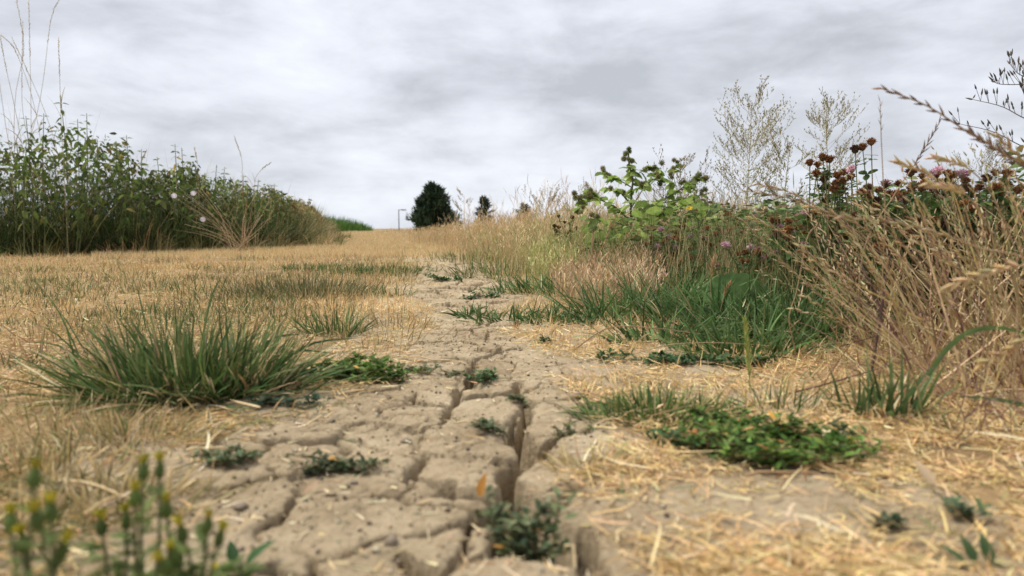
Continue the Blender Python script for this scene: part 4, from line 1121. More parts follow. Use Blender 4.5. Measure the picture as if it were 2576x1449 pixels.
CLOVER = [
    ('tallest red clover, three brown heads on bare forked stems against the sky', [(2170, 372, B), (2192, 359, B), (2151, 378, D_)], 1.42, 6),
    ('clover with brown heads at two levels and one pink, left of the tallest clover', [(2070, 398, B), (2087, 403, B), (2078, 440, D_), (2107, 443, B), (2143, 428, Pk), (2141, 447, B), (2103, 463, B), (2120, 480, B)], 1.5, 40),
    ('clover below the tallest one, brown heads around a pink one', [(2228, 465, X_), (2262, 463, B), (2183, 474, B), (2181, 488, Pk), (2166, 484, B), (2240, 490, B), (2205, 505, D_)], 1.45, 36),
    ('clover with pink heads right of the tallest clover on the skyline', [(2291, 436, D_), (2320, 445, B), (2343, 440, Pk), (2360, 432, Pk), (2299, 467, B), (2318, 465, B), (2350, 470, D_)], 1.4, 44),
    ('clover with three heads in a row, the right one pink, beside the pale grass head', [(2383, 438, B), (2401, 442, B), (2420, 440, Pk), (2395, 470, B), (2430, 475, D_)], 1.42, 36),
    ('rightmost clover, two upright brown heads over pink ones', [(2503, 436, B), (2533, 438, B), (2508, 472, B), (2524, 478, Pk), (2480, 450, D_), (2560, 480, B)], 1.38, 32),
    ('low clover with pinkish brown heads left of the rightmost clover', [(2403, 509, X_), (2426, 513, B), (2449, 526, B), (2380, 530, Pk), (2470, 545, X_)], 1.4, 40),
    ('clover behind the leaning ryegrass, pink head over spent brown ones', [(2028, 540, Pk), (2037, 551, B), (1945, 555, B), (1982, 559, B), (1957, 572, Pk), (1987, 584, Pk), (2010, 575, B)], 1.62, 44),
    ('clover with two pale pink heads left of the leaning ryegrass', [(1889, 624, Pk), (1907, 630, X_), (1918, 655, Pk), (1941, 647, X_), (1857, 641, B), (1825, 619, Pk)], 1.75, 34),
    ('clover deep in the ryegrass, single bright brown heads', [(2060, 616, Pk), (2022, 618, X_), (2107, 653, B), (2166, 663, B), (2130, 600, B), (2085, 590, B)], 1.55, 40),
    ('clover with many pink heads below the burdock, left half', [(1663, 579, Pk), (1682, 598, Pk), (1653, 621, Pk), (1650, 638, Pk), (1662, 644, Pk), (1640, 600, B), (1625, 615, B), (1670, 618, B)], 2.35, 40),
    ('clover with pink heads below the yellow flower, right half', [(1738, 596, Pk), (1700, 586, B), (1703, 638, Pk), (1700, 623, Pk), (1688, 623, Pk), (1762, 629, B), (1722, 571, B), (1745, 615, B), (1728, 640, B)], 2.3, 44),
    ('spent brown clover between the pink clover and the lettuce', [(1780, 575, B), (1800, 590, B), (1815, 610, B), (1790, 620, B), (1770, 600, X_), (1835, 580, B)], 2.2, 30),
    ('spent brown clover low beside the couch grass', [(1690, 655, B), (1715, 660, B), (1740, 650, B), (1670, 662, D_), (1770, 655, B)], 2.15, 26),
    ('low dark clover under the ryegrass at right', [(2250, 560, B), (2290, 575, D_), (2320, 555, B), (2350, 580, B), (2270, 600, D_)], 1.4, 46),
    ('dark leafy clover under the right edge heads', [(2480, 590, B), (2440, 600, X_), (2520, 570, B), (2555, 600, B), (2410, 580, D_)], 1.36, 46),
    ('distant spent clover left of the burdock, dark heads on the skyline', [(1405, 545, D_), (1420, 560, D_), (1440, 548, D_), (1450, 575, D_), (1430, 590, D_), (1470, 585, D_), (1395, 570, D_)], 3.1, 16),
]
for lb, hd, Y, lv in CLOVER: clover(lb, hd, Y, lv)

# ---- burdock
def burr_mesh(seed, cols):
    r = np.random.default_rng(seed); mb = MB(); n = 90
    d = sphere_pts(n, -.9); d = norm(d + .08 * r.standard_normal((n, 3)))
    inst(mb, SPIN3, d * .5, frames(d), np.stack([r.uniform(.4, .6, n), np.full(n, .10), np.full(n, .10)], 1), pal(cols, n, .15, r=r))
    a = np.arange(8) * math.pi / 4; W = []
    for rr, zz in ((.2, -.55), (.5, -.25), (.55, .1), (.42, .4), (.15, .56)): W += [(rr * math.cos(v), rr * math.sin(v), zz) for v in a]
    F = [(i * 8 + j, i * 8 + (j + 1) % 8, i * 8 + 8 + (j + 1) % 8, i * 8 + 8 + j) for i in range(4) for j in range(8)]
    mb.add(np.array(W), [np.array(F)], np.array(cols[0]) * .8)
    return mesh_data('burr', np.concatenate(mb.V), [np.concatenate(v) for v in mb.F.values() if v], M_LEAF, np.concatenate(mb.C))
BURR = [burr_mesh(1, [(.29, .32, .12), (.38, .38, .17), (.22, .22, .10)]), burr_mesh(2, [(.32, .27, .13), (.22, .18, .09), (.38, .36, .17)])]
def wavy_leaf(c, seed, w=.78):
    r = np.random.default_rng(seed); V = []; F = []; st = np.linspace(0, 1, 8); m = 5
    for t in st:
        wd = w * .5 * (math.sin(math.pi * (t * .9 + .06)) ** .7) * (1 - .25 * t) * (1 + .08 * math.sin(t * 22 + seed)) if t < 1 else 0.01
        for k in range(m):
            s = (k - 2) / 2
            V.append((t - .12 * abs(s) * (1 - t), s * wd, .10 * abs(s) * wd * 2 - .22 * t * t + .03 * math.sin(t * 13 + seed + s * 3) * abs(s)))
    for i in range(7):
        for k in range(m - 1): F.append((i * m + k, i * m + m + k, i * m + m + k + 1, i * m + k + 1))
    return mesh_data('leaf', np.array(V), [np.array(F)], M_LEAF, np.array(c))
BLEAF = [wavy_leaf(c, s) for c, s in (((.30, .40, .10), 1), ((.24, .34, .085), 2), ((.40, .49, .15), 3), ((.18, .26, .065), 4))]
def burdock():
    Y = 3.0
    base = np.array([*(A(1588, 700, Y)[:2]), 0]); base[2] = tz(base[0], base[1])[0]
    t = thing('burdock', 'leafy green burdock with round burrs rising against the sky at right', 'burdock', base)
    SC = (.13, .11, .07)
    mains = [
        ([(1588, 700), (1587, 574), (1588, 501), (1592, 448), (1582, 414), (1582, 384)], 0, .006, 9),
        ([(1588, 560), (1548, 521), (1502, 501), (1450, 492)], -.06, .0035, 7), ([(1502, 501), (1470, 512), (1455, 528)], -.1, .002, 4), ([(1520, 506), (1495, 490), (1478, 482)], -.02, .002, 4),
        ([(1588, 471), (1548, 448), (1508, 434)], .05, .003, 4), ([(1585, 512), (1555, 481), (1525, 474)], -.05, .003, 3),
        ([(1590, 520), (1632, 454), (1662, 421)], .1, .003, 4), ([(1592, 446), (1615, 431), (1642, 418)], -.03, .002, 3), ([(1592, 480), (1610, 470), (1625, 462)], -.1, .002, 3),
        ([(1590, 545), (1658, 508), (1708, 478), (1742, 454), (1772, 446)], 0, .0035, 7), ([(1675, 500), (1692, 451), (1702, 414)], .1, .0025, 5), ([(1708, 478), (1735, 470), (1748, 460)], .05, .002, 3),
        ([(1660, 512), (1730, 498), (1792, 484)], .08, .0025, 3), ([(1632, 454), (1650, 450), (1668, 455)], 0, .002, 3), ([(1590, 590), (1640, 545), (1690, 530)], -.12, .003, 4), ([(1588, 600), (1530, 560), (1480, 550)], -.12, .003, 4),
    ]
    for pts, dy, rad, nb in mains:
        P = np.array([A(x, y, Y + dy * (k / max(1, len(pts) - 1)) * 2) for k, (x, y) in enumerate(pts)])
        sp = curve(P, 10)
        mb = MB(); tubes(mb, sp[None], np.linspace(rad, rad * .45, 10)[None], np.array(SC), 5)
        br_ = mb.build('stem' if rad > .005 else 'branch', M_STEM, t)
        for k in range(nb):                                 # burrs crowd the tips
            f = 1 - abs(rng.normal(0, .10)) if k < nb - 2 else U(.5, .9)
            s = max(0, min(f, .999)) * 9; i = int(s); q = sp[i] * (1 - s + i) + sp[i + 1] * (s - i)
            q = q + rng.normal(0, .011, 3) * [1, 1, 1] + [0, 0, .006]
            put('burr', BURR[rng.integers(2)], br_, q - base, (U(-.6, .6), U(-.6, .6), U(0, 6)), U(.0125, .0175))
        m = int(6 + len(pts) * 2.4)
        for k in range(m):
            f = U(.2, .95); s = f * 9; i = int(s); q = sp[i] * (1 - s + i) + sp[i + 1] * (s - i)
            a = U(0, 6.28); d = np.array([[math.cos(a), math.sin(a) * .8, U(-.7, .35)]])
            put('leaf', BLEAF[rng.integers(4)], br_, q - base, frames(d, roll=np.array([U(-1, 1)]))[0], U(.030, .052) * (1.25 - .5 * f) * (1.2 if rad > .005 else 1))
    for k in range(230):                                     # the broad lower foliage
        x = U(1470, 1810); y = U(500, 655) if x > 1540 else U(545, 640)
        q = A(x, y, Y + U(-.45, .15)); a = U(0, 6.28); d = np.array([[math.cos(a), math.sin(a), U(-.8, .3)]])
        put('leaf', BLEAF[rng.integers(4)], t, q - base, frames(d, roll=np.array([U(-1, 1)]))[0], U(.038, .065))
burdock()

# ---- prickly lettuce, gone to seed
def lettuce(label, root, top, Y, hw, n1, seed, col=(.46, .39, .18), bud=(.42, .35, .15), size=1.0, tilt=0.0, fmin=.42, leaves=0, asym=0.0):
    r = np.random.default_rng(seed)
    tip = A(*top, Y); b = A(root[0], root[1], Y); b[2] = tz(b[0], Y)[0]
    t = thing('prickly_lettuce', label, 'lettuce plant', b)
    h = tip[2] - b[2]; sp = curve([b, b * .5 + tip * .5 + [r.normal(0, .01), 0, 0], tip], 14)
    mb = MB(); tubes(mb, sp[None], np.linspace(.0042, .0012, 14)[None] * size, np.array(col), 4)
    mb.build('stem', M_STEM, t)
    mb = MB(); bp = []; bd = []
    ext = hw / FPX * Y
    for k in range(n1):
        f = r.uniform(fmin, .98); s = f * 13; i = min(int(s), 12); p = sp[i] * (1 - s + i) + sp[i + 1] * (s - i)
        a = r.uniform(0, 6.28)
        prof = math.sin(math.pi * min(1, max(.06, (1 - f) / (1 - fmin)) ** .75 * .62 + .05)) 
        ln = ext * (.35 + prof) * r.uniform(.55, 1.05)
        d0 = np.array([math.cos(a) + asym, math.sin(a), 0]); el = r.uniform(.45, 1.0)
        e1 = p + d0 * ln * .55 + [0, 0, ln * .55 * el]; e2 = p + d0 * ln * .95 + [0, 0, ln * (el * 1.15)]
        q = curve([p, e1, e2], 9) + r.normal(0, .0022, (9, 3)) * np.linspace(0, 1, 9)[:, None]
        tubes(mb, q[None], np.linspace(.0010, .0005, 9)[None] * size, np.array(col) * r.uniform(.8, 1.15))
        for j in range(2, 9):                                  # side twigs with buds
            for _ in range(1 + (j > 3)):
                if r.random() < .22: continue
                aa = r.uniform(0, 6.28); T = norm((q[min(j + 1, 8)] - q[j - 1])[None])[0]
                dd = norm((T * .9 + .75 * np.array([math.cos(aa), math.sin(aa), .25]))[None])[0]
                l2 = ln * r.uniform(.10, .30)
                w = curve([q[j], q[j] + dd * l2 * .5, q[j] + dd * l2 + [0, 0, l2 * .25]], 4)
                tubes(mb, w[None], np.array([[.0007, .0006, .0005, .0005]]) * size, np.array(col) * r.uniform(.8, 1.15))
                for g in (1, 2, 3):
                    for _q in range(2 if g == 3 else 1):
                        u = norm((dd * .4 + [0, 0, 1] + .5 * r.standard_normal(3))[None])[0]
                        bp.append(w[g] + u * .002); bd.append(u)
    tw = mb.build('branches', M_STEM, t, kind='stuff')
    bp = np.array(bp); bd = np.array(bd); m = len(bp)
    mb = MB(); inst(mb, SPIN3, bp, frames(bd), np.stack([r.uniform(.010, .017, m), np.full(m, .0042), np.full(m, .0042)], 1) * size, pal([bud, tuple(.7 * v for v in bud), (.38, .30, .17), (.24, .24, .10)], m, .15, r=r))
    mb.build('buds', M_STEM, t, kind='stuff')
    for k in range(leaves):
        f = r.uniform(.3, .75); i = int(f * 13); a = r.uniform(0, 6.28)
        put('leaf', BLEAF[r.integers(4)], t, sp[i] - b, frames(np.array([[math.cos(a), math.sin(a), .3]]))[0], (.07, .03, .05))
    return t
lettuce('large branching prickly lettuce gone to seed, highest plume above the burdock', (1865, 700), (1892, 256), 2.9, 78, 84, 1, size=.68, leaves=4, fmin=.40)
lettuce('second prickly lettuce plume standing left of the brown clover heads', (2085, 700), (2078, 268), 2.9, 60, 52, 2, size=.65, fmin=.52)
lettuce('faint dry lettuce tangle at the right end of the burdock', (1720, 700), (1690, 420), 3.2, 70, 26, 3, col=(.36, .27, .14), bud=(.34, .22, .10), size=.8, fmin=.4)
lettuce('small pale lettuce plume far behind the right-hand clover', (2470, 640), (2470, 388), 4.2, 70, 26, 4, size=.9, col=(.33, .31, .22), bud=(.30, .28, .2), fmin=.5)
lettuce('sparse lettuce beside the second plume, right of the large one', (1965, 700), (1985, 380), 2.9, 60, 16, 5, size=.8, fmin=.45)
lettuce('faint dry plume on the skyline right of the smallest conifer', (1365, 640), (1375, 505), 7.5, 45, 20, 6, size=1.5, col=(.45, .38, .26), bud=(.4, .33, .2), fmin=.45)
lettuce('faint dry plume on the skyline left of the burdock', (1480, 640), (1487, 490), 7.0, 40, 18, 8, size=1.4, col=(.45, .38, .26), bud=(.4, .33, .2), fmin=.45)
lettuce('wispy bleached plume over the middle conifer', (1172, 600), (1168, 492), 9.5, 26, 10, 9, size=1.4, col=(.58, .48, .30), bud=(.6, .48, .28), fmin=.45)
def near_lettuce():
    Y = 1.5
    b = A(2680, 700, Y); b[2] = tz(b[0], Y)[0]
    t = thing('prickly_lettuce', 'near lettuce sprays of long buds reaching in from the upper right corner', 'lettuce plant', b)
    st = curve([b, A(2670, 420, Y), A(2640, 120, Y)], 12)
    mb = MB(); tubes(mb, st[None], np.linspace(.004, .002, 12)[None], np.array((.13, .10, .08)), 5); mb.build('stem', M_STEM, t)
    bp, bd = [], []
    for pts in ([(2660, 330), (2576, 297), (2520, 268), (2446, 250)], [(2650, 205), (2576, 212), (2520, 212), (2500, 206)], [(2665, 395), (2576, 370), (2500, 332), (2415, 312)], [(2646, 210), (2570, 190), (2540, 160)], [(2655, 300), (2590, 262), (2570, 215)]):
        q = curve([A(x, y, Y + .03 * k) for k, (x, y) in enumerate(pts)], 12)
        mb = MB(); tubes(mb, q[None], np.linspace(.0015, .0007, 12)[None], np.array((.13, .10, .09))); br_ = mb.build('branch', M_STEM, t)
        tm = MB()
        for j in range(3, 12):
            for _ in range(2):
                if U() < .25: continue
                up = norm(np.array([[rng.normal(-.25, .35), rng.normal(0, .2), 1]]))[0]
                l2 = U(.004, .03)
                w = np.array([q[j], q[j] + up * l2]); tubes(tm, curve(w, 3)[None], .0006, np.array((.13, .10, .09)))
                bp.append(w[1]); bd.append(up)
        if tm.n:
            tw_ = tm.build('twigs', M_STEM, t, kind='stuff'); tw_.parent = br_
        bp.append(q[-1]); bd.append(norm((q[-1] - q[-2])[None])[0])
    m = len(bp)
    mb = MB(); inst(mb, SPIN4, np.array(bp), frames(np.array(bd)), np.stack([U(.010, .016, m), np.full(m, .0042), np.full(m, .0042)], 1), pal([(.10, .10, .08), (.14, .12, .10), (.08, .07, .06)], m))
    mb.build('buds', M_STEM, t, kind='stuff')
near_lettuce()

# ---- ox-tongue with one yellow flower
def oxtongue():
    Y = 2.3; p = A(1735, 525, Y); b = A(1757, 760, Y); b[2] = tz(b[0], Y)[0]
    t = thing('oxtongue', 'bristly green ox-tongue with a single yellow flower beside the burdock', 'flower', b)
    sp = curve([b, A(1755, 640, Y), A(1758, 560, Y), A(1738, 532, Y), p], 12)
    mb = MB(); tubes(mb, sp[None], np.linspace(.0032, .0014, 12)[None], np.array((.14, .19, .08)), 5); mb.build('stem', M_STEM, t)
    for e_ in ((1800, 522), (1785, 535), (1718, 560)):
        mb = MB(); q = curve([A(1758, 570, Y), A((1758 + e_[0]) / 2, e_[1] + 16, Y), A(*e_, Y)], 6)
        tubes(mb, q[None], .0013, np.array((.14, .19, .08)), 4); mb.build('branch', M_STEM, t)
        put('bud', mesh_data('bud', SPIN4[0] * [.016, .012, .012], SPIN4[1], M_STEM, np.array((.14, .20, .09))), t, q[-1] - b, (0, R(-90), 0))
    mb = MB(); n = 30; a = U(0, 6.28, n)
    nrm = norm(np.array([[-.15, -.75, .65]]))[0]; u = norm(np.cross(nrm, [1.0, 0, 0])[None])[0]; v = np.cross(nrm, u)
    d = np.cos(a)[:, None] * u + np.sin(a)[:, None] * v + nrm * U(.05, .8, (n, 1))
    inst(mb, KITE, np.tile(p, (n, 1)), frames(d, np.tile(nrm, (n, 1))), np.stack([U(.008, .0135, n), np.full(n, .0045), np.full(n, .01)], 1), pal([(.85, .62, .02), (.80, .52, .02)], n, .06))
    mb.build('flower_head', M_FLOWER, t)
    for k in range(9):
        i = rng.integers(2, 9); a = U(0, 6.28)
        put('leaf', BLEAF[rng.integers(4)], t, sp[i] - b, frames(np.array([[math.cos(a), math.sin(a), U(0, .6)]]))[0], (.05, .028, .04))
oxtongue()

# ---- broad leaf in the couch grass
def veined_leaf(c):
    V = []; F = []; K = 26; m = 9
    for i in range(K):
        t = i / (K - 1)
        wd = .40 * (math.sin(math.pi * (t * .88 + .10)) ** .8) if i < K - 1 else .01
        for k in range(m):
            s = (k - 4) / 4; ph = (t - .35 * abs(s)) * 44
            V.append((t - .10 * abs(s) * (1 - t), s * wd * (1 + .04 * math.sin(t * 30)), .16 * abs(s) ** 1.5 * wd - .20 * t * t + .011 * math.sin(ph) * (1 - .4 * abs(s)) - (.02 if k == 4 else 0) + .025 * math.sin(t * 9 + s * 4) * abs(s)))
    for i in range(K - 1):
        for k in range(m - 1): F.append((i * m + k, i * m + m + k, i * m + m + k + 1, i * m + k + 1))
    return mesh_data('leaf', np.array(V), [np.array(F)], M_LEAF, np.array(c))
def broad_leaf():
    Y = 1.58; b = A(1850, 800, Y); b[2] = tz(b[0], Y)[0]
    t = thing('dock_plant', 'low plant with broad bright green leaves inside the couch grass', 'dock', b)
    for (x0, y0, x1, y1, s, rl) in ((1925, 770, 1765, 715, .15, -.4), (1860, 790, 1950, 725, .10, .4), (1900, 800, 1905, 712, .09, 0)):
        p0 = A(x0, y0, Y); p1 = A(x1, y1, Y + .02); d = (p1 - p0)[None]
        me = veined_leaf((.17, .29, .10))
        put('leaf', me, t, p0 - b, frames(d, np.array([[.1, -1, .55]]), np.array([rl * .3]))[0], s)
        mb = MB(); tubes(mb, curve([b, p0], 4)[None], .002, np.array((.16, .2, .08)), 4); mb.build('leaf_stalk', M_STEM, t)
broad_leaf()

# ---- leaning dry ryegrass on the right
RYE = [(.66, .51, .28), (.58, .43, .22), (.44, .30, .16), (.72, .57, .33), (.33, .20, .12), (.20, .12, .09), (.44, .40, .17), (.27, .16, .10)]
def spikelets(mb, sp, f0, f1, n, ln, wd, cols, open_=.35, r=rng):
    K = len(sp) - 1
    s = np.linspace(f0, f1, n) * K; i = np.minimum(s.astype(int), K - 1); f = (s - i)[:, None]
    pos = sp[i] * (1 - f) + sp[i + 1] * f
    T = norm(sp[i + 1] - sp[i]); side = norm(np.cross(T, [0.15, 1, .1])) * np.where(np.arange(n) % 2, 1, -1)[:, None]
    d = T + side * open_ * U(.6, 1.3, (n, 1)) + .1 * rng.standard_normal((n, 3))
    inst(mb, SPIN4, pos, frames(d), np.stack([U(.8, 1.2, n) * ln, np.full(n, wd), np.full(n, wd * .8)], 1), pal(cols, n, .15))
def ryegrass():
    mb = MB()
    # a thicket of dry stalks: most lean to the left, some stand, some have fallen
    n = 1150
    y = U(.80, 1.35, n); x = np.interp(y, [.8, 1.35], [.50, .66]) + U(0, 1, n) ** 1.1 * .75
    az = np.where(U(0, 1, n) < .62, np.pi + rng.normal(0, .45, n), U(0, 6.28, n))
    tilt = np.where(U(0, 1, n) < .7, U(.25, .85, n), U(0, 1.4, n))
    ln = U(.10, .40, n) * (0.7 + .3 * smooth(.5, .8, x))
    c = pal(RYE, n, .15)
    P = ribbons(mb, base3(x, y), az, tilt, U(-.1, .4, n), ln, U(.0014, .0029, n), c, S=6, wob=.05, prof=[1, 1, .95, .9, .8, .6, .2])
    for k in np.where((U(0, 1, n) < .42) & (ln > .2))[0]:
        spikelets(mb, P[k], .55, 1, 12, .011, .0030, [(.58, .44, .24), (.50, .36, .19), (.64, .52, .31), (.42, .36, .16)])
    # short dead tangle at their feet
    n = 1900
    y = U(.66, 1.4, n); x = np.interp(y, [.66, 1.4], [.42, .62]) + U(0, 1, n) * .85
    ribbons(mb, base3(x, y), U(0, 6.28, n), U(.2, 1.5, n), U(-.6, .9, n), U(.03, .16, n), U(.0010, .002, n), pal(RYE + [(.2, .12, .09)], n, .15), S=5, wob=.3, prof=[1, 1, .9, .8, .6, .3])
    o = mb.build('dry_ryegrass', M_STRAW)
    tag(o, 'thicket of brown leaning ryegrass stalks on the right', 'ryegrass', kind='stuff')
ryegrass()
def seed_stem(label, pts, Y, f0=.5, n=14, ln=.013, wd=.0042, cols=None, rad=.0011, stem_c=(.36, .25, .14), root=None, open_=.35, name='seeding_ryegrass'):
    cols = cols or [(.52, .38, .20), (.44, .30, .15), (.60, .46, .26)]
    P = [A(x, y, Y if np.isscalar(Y) else Y[k]) for k, (x, y) in enumerate(pts)]
    g = P[0].copy()
    if root is not None: g = A(*root, Y if np.isscalar(Y) else Y[0])
    g[2] = tz(g[0], g[1])[0]
    t = thing(name, label, 'grass', g)
    sp = curve([g] + P, 20)
    mb = MB(); tubes(mb, sp[None], np.linspace(rad * 1.3, rad * .7, 20)[None], np.array(stem_c), 4); mb.build('stem', M_STEM, t)
    mb = MB(); spikelets(mb, sp, f0, 1, n, ln, wd, cols, open_); mb.build('seed_head', M_STRAW, t, kind='stuff')
    return t
DRK = [(.24, .15, .10), (.30, .20, .13), (.36, .26, .16), (.20, .13, .09)]
SEED = [
    ('longest dark ryegrass spike, arching up left across the sky at right', [(2660, 470), (2576, 412), (2440, 335), (2330, 265), (2216, 222)], .80, .40, 20, .014, .0034, DRK, .0011),
    ('second near ryegrass spike slanting below the longest one', [(2680, 560), (2620, 450), (2520, 385), (2440, 330)], .76, .40, 18, .015, .0036, DRK + [(.5, .36, .2)], .0012),
    ('golden near spike against the sky at the right picture edge', [(2700, 620), (2640, 480), (2570, 400), (2510, 345)], .74, .5, 12, .014, .0042, None, .0012),
    ('pale drooping grass head in front of the dark clover', [(2480, 720), (2420, 560), (2345, 445), (2258, 408)], .85, .72, 14, .014, .0042, [(.62, .46, .25), (.70, .55, .32)], .0009),
    ('pale grass head hanging over the skyline right of the drooping one', [(2560, 680), (2500, 500), (2430, 420), (2350, 396)], .85, .74, 12, .014, .0046, [(.66, .50, .28), (.72, .58, .36)], .0009),
    ('pale blurred grass head below the pink skyline clover', [(2560, 760), (2500, 600), (2430, 490), (2335, 462)], .75, .76, 14, .013, .0050, [(.62, .46, .25), (.70, .55, .32)], .0009),
    ('thin purple-brown spike crossing the sky right of the tallest clover', [(2170, 640), (2250, 490), (2310, 400), (2362, 310)], 1.1, .70, 14, .014, .0026, [(.14, .09, .09), (.20, .13, .11)], .0009),
    ('straight thin stem standing upright right of the tallest clover', [(2226, 560), (2222, 460), (2217, 350), (2214, 255)], 1.0, .8, 6, .010, .0012, DRK, .0008),
    ('leftmost ryegrass spike pointing at the large lettuce', [(2330, 800), (2150, 590), (2000, 490), (1905, 463)], 1.0, .5, 18, .012, .0034, None, .0009),
    ('ryegrass spike just below the leftmost one', [(2330, 760), (2180, 600), (2020, 510), (1880, 480)], 1.02, .52, 18, .012, .003, DRK, .0009),
    ('pale ryegrass spike with open spikelets over the pink clover', [(2260, 860), (2120, 720), (1990, 600), (1892, 548)], 1.05, .45, 20, .012, .0032, [(.64, .52, .30), (.55, .42, .22)], .0009),
    ('greenish ryegrass spike left of the thicket', [(2200, 900), (2080, 760), (1960, 650), (1870, 555)], 1.1, .45, 20, .012, .003, [(.42, .38, .17), (.55, .45, .23)], .0009),
    ('brown ryegrass spike slanting through the middle of the thicket', [(2420, 820), (2280, 660), (2150, 560), (2035, 520)], .92, .5, 18, .013, .0034, None, .001),
    ('long greenish stalk slanting flat across the thicket', [(2620, 700), (2450, 620), (2300, 570), (2120, 545)], .72, .6, 14, .014, .0036, [(.40, .34, .17), (.5, .38, .2)], .001),
    ('blond near spike lying across the right edge of the thicket', [(2640, 700), (2560, 670), (2470, 690), (2385, 720)], .62, .5, 12, .014, .0046, [(.62, .44, .22), (.70, .52, .29)], .001),
    ('orange-tan spike at the right edge above the arched green blade', [(2640, 800), (2580, 850), (2530, 885), (2470, 915)], .62, .4, 10, .012, .0040, [(.60, .38, .17), (.66, .45, .22)], .001),
    ('straw stalk with bent top standing left in the couch grass', [(2000, 880), (1985, 800), (2005, 730), (2030, 600), (2052, 570)], 1.15, .85, 4, .008, .002, None, .001),
    ('rust-brown seed head rising from the couch grass', [(1790, 800), (1788, 720), (1790, 680), (1797, 650)], 1.5, .62, 16, .014, .003, [(.50, .28, .13), (.58, .38, .18)], .0008),
    ('second rust-brown head in the couch grass, lower and slanted right', [(1805, 820), (1815, 770), (1826, 730), (1835, 715)], 1.45, .62, 14, .013, .003, [(.50, .28, .13), (.60, .42, .2)], .0008),
    ('tan plume left of the burdock stem, seen before its lower leaves', [(1480, 780), (1505, 690), (1525, 600), (1537, 560)], 2.3, .55, 22, .014, .004, [(.58, .42, .23), (.48, .34, .18)], .0010),
    ('tan plume leaning right below the burdock', [(1500, 790), (1530, 700), (1548, 640), (1585, 585)], 2.35, .62, 20, .014, .004, [(.58, .42, .23), (.48, .34, .18)], .0010),
    ('pink-tan plume arching left before the barley', [(1520, 800), (1500, 730), (1470, 690), (1440, 660)], 2.25, .5, 24, .013, .0036, [(.56, .38, .24), (.46, .30, .18)], .0010),
    ('broad tan plume in the middle of the grass below the burdock', [(1490, 790), (1488, 700), (1490, 640), (1492, 590)], 2.3, .62, 26, .014, .0044, [(.60, .42, .24), (.50, .34, .18)], .0010),
    ('white-tipped plume high in front of the burdock leaves', [(1560, 760), (1572, 660), (1585, 600), (1600, 552)], 2.4, .7, 14, .013, .003, [(.66, .58, .36), (.55, .48, .25)], .0009),
    ('slim tan plume right of the broad plume', [(1545, 790), (1560, 720), (1572, 680), (1590, 640)], 2.2, .6, 18, .013, .0036, [(.58, .42, .23), (.48, .34, .18)], .0010),
    ('slim tan plume between the barley and the broad plume', [(1450, 770), (1455, 690), (1458, 640), (1460, 590)], 2.4, .6, 18, .013, .0036, [(.58, .42, .23), (.5, .36, .2)], .0010),
]
for row in SEED:
    lb, pts, Y, f0, n, ln, wd, cols, rad = row
    seed_stem(lb, pts, Y, f0, n, ln, wd, cols, rad)

def dead_stalk(label, pts, Y, rad, col, twigs=4):
    P = np.array([A(x, y, Y) for x, y in pts]); b = P[0].copy()
    if len(pts) and pts[0][1] > 800: b[2] = tz(b[0], b[1])[0]; P[0] = b
    t = thing('dead_weed', label, 'dead weed', b)
    sp = curve(P, 14)
    mb = MB(); tubes(mb, sp[None], np.linspace(rad, rad * .55, 14)[None], np.array(col), 5); mb.build('stem', M_STEM, t)
    for k in range(twigs):
        i = rng.integers(3, 13); d = norm(rng.standard_normal((1, 3)) * [1, .4, .8] + [0, 0, .4])[0]
        mb = MB(); tubes(mb, curve([sp[i], sp[i] + d * U(.02, .05), sp[i] + d * U(.05, .09) + [0, 0, U(-.02, .02)]], 5)[None], rad * .4, np.array(col)); mb.build('twig', M_STEM, t)
PUR = (.11, .065, .06)
dead_stalk('dark purple dead stalk standing upright in the ryegrass', [(2190, 925), (2215, 800), (2225, 720), (2240, 640)], .95, .0020, PUR, 6)
dead_stalk('dark fallen stalk leading into the ryegrass from the straw', [(1970, 1000), (2080, 965), (2200, 930), (2330, 890)], .88, .0016, (.20, .12, .08), 3)
dead_stalk('thin dark stalk along the right picture edge, lower one', [(2400, 1150), (2480, 1130), (2560, 1110), (2640, 1085)], .68, .0014, (.16, .10, .10), 2)
dead_stalk('thin purple stalk above the lower edge stalk', [(2330, 1060), (2420, 1085), (2520, 1100), (2640, 1090)], .72, .0014, (.16, .10, .11), 2)
dead_stalk('small blackened stub standing in the straw at lower right', [(2360, 1180), (2345, 1150), (2330, 1120)], .66, .0018, (.10, .07, .05), 2)
dead_stalk('brown wavy runner lying at the front of the couch grass', [(1440, 850), (1530, 825), (1640, 825), (1760, 840)], 1.22, .0014, (.34, .22, .12), 2)
dead_stalk('thin straw runner lying below the couch grass', [(1560, 875), (1680, 868), (1800, 862), (1940, 870)], 1.15, .0009, (.48, .36, .2), 1)
def blade_thing(label, pts, Y, w, col):
    P = [A(x, y, Y) for x, y in pts]; b = P[0].copy()
    t_sp = curve(P, 14); sd = norm(np.cross(np.gradient(t_sp, axis=0), [0.05, 1, .25]))
    ww = w * np.array([.7, .9, 1, 1, 1, 1, .95, .9, .85, .75, .6, .45, .25, .03])[:, None] * .5
    nn = norm(np.cross(sd, np.gradient(t_sp, axis=0)))
    V = np.concatenate([t_sp - sd * ww, t_sp + nn * ww * .35, t_sp + sd * ww]); k = np.arange(13)
    o = put('bent_grass', mesh_data('bent_grass', V - b, [np.concatenate([np.stack([k, k + 1, k + 15, k + 14], 1), np.stack([k + 14, k + 15, k + 29, k + 28], 1)])], M_GRASS, np.array(col)))
    o.location = tuple(b); tag(o, label, 'grass')
blade_thing('arched green grass blade bending right in front of the ryegrass', [(2335, 945), (2380, 880), (2440, 835), (2520, 825), (2620, 850)], .78, .0075, (.13, .20, .075))
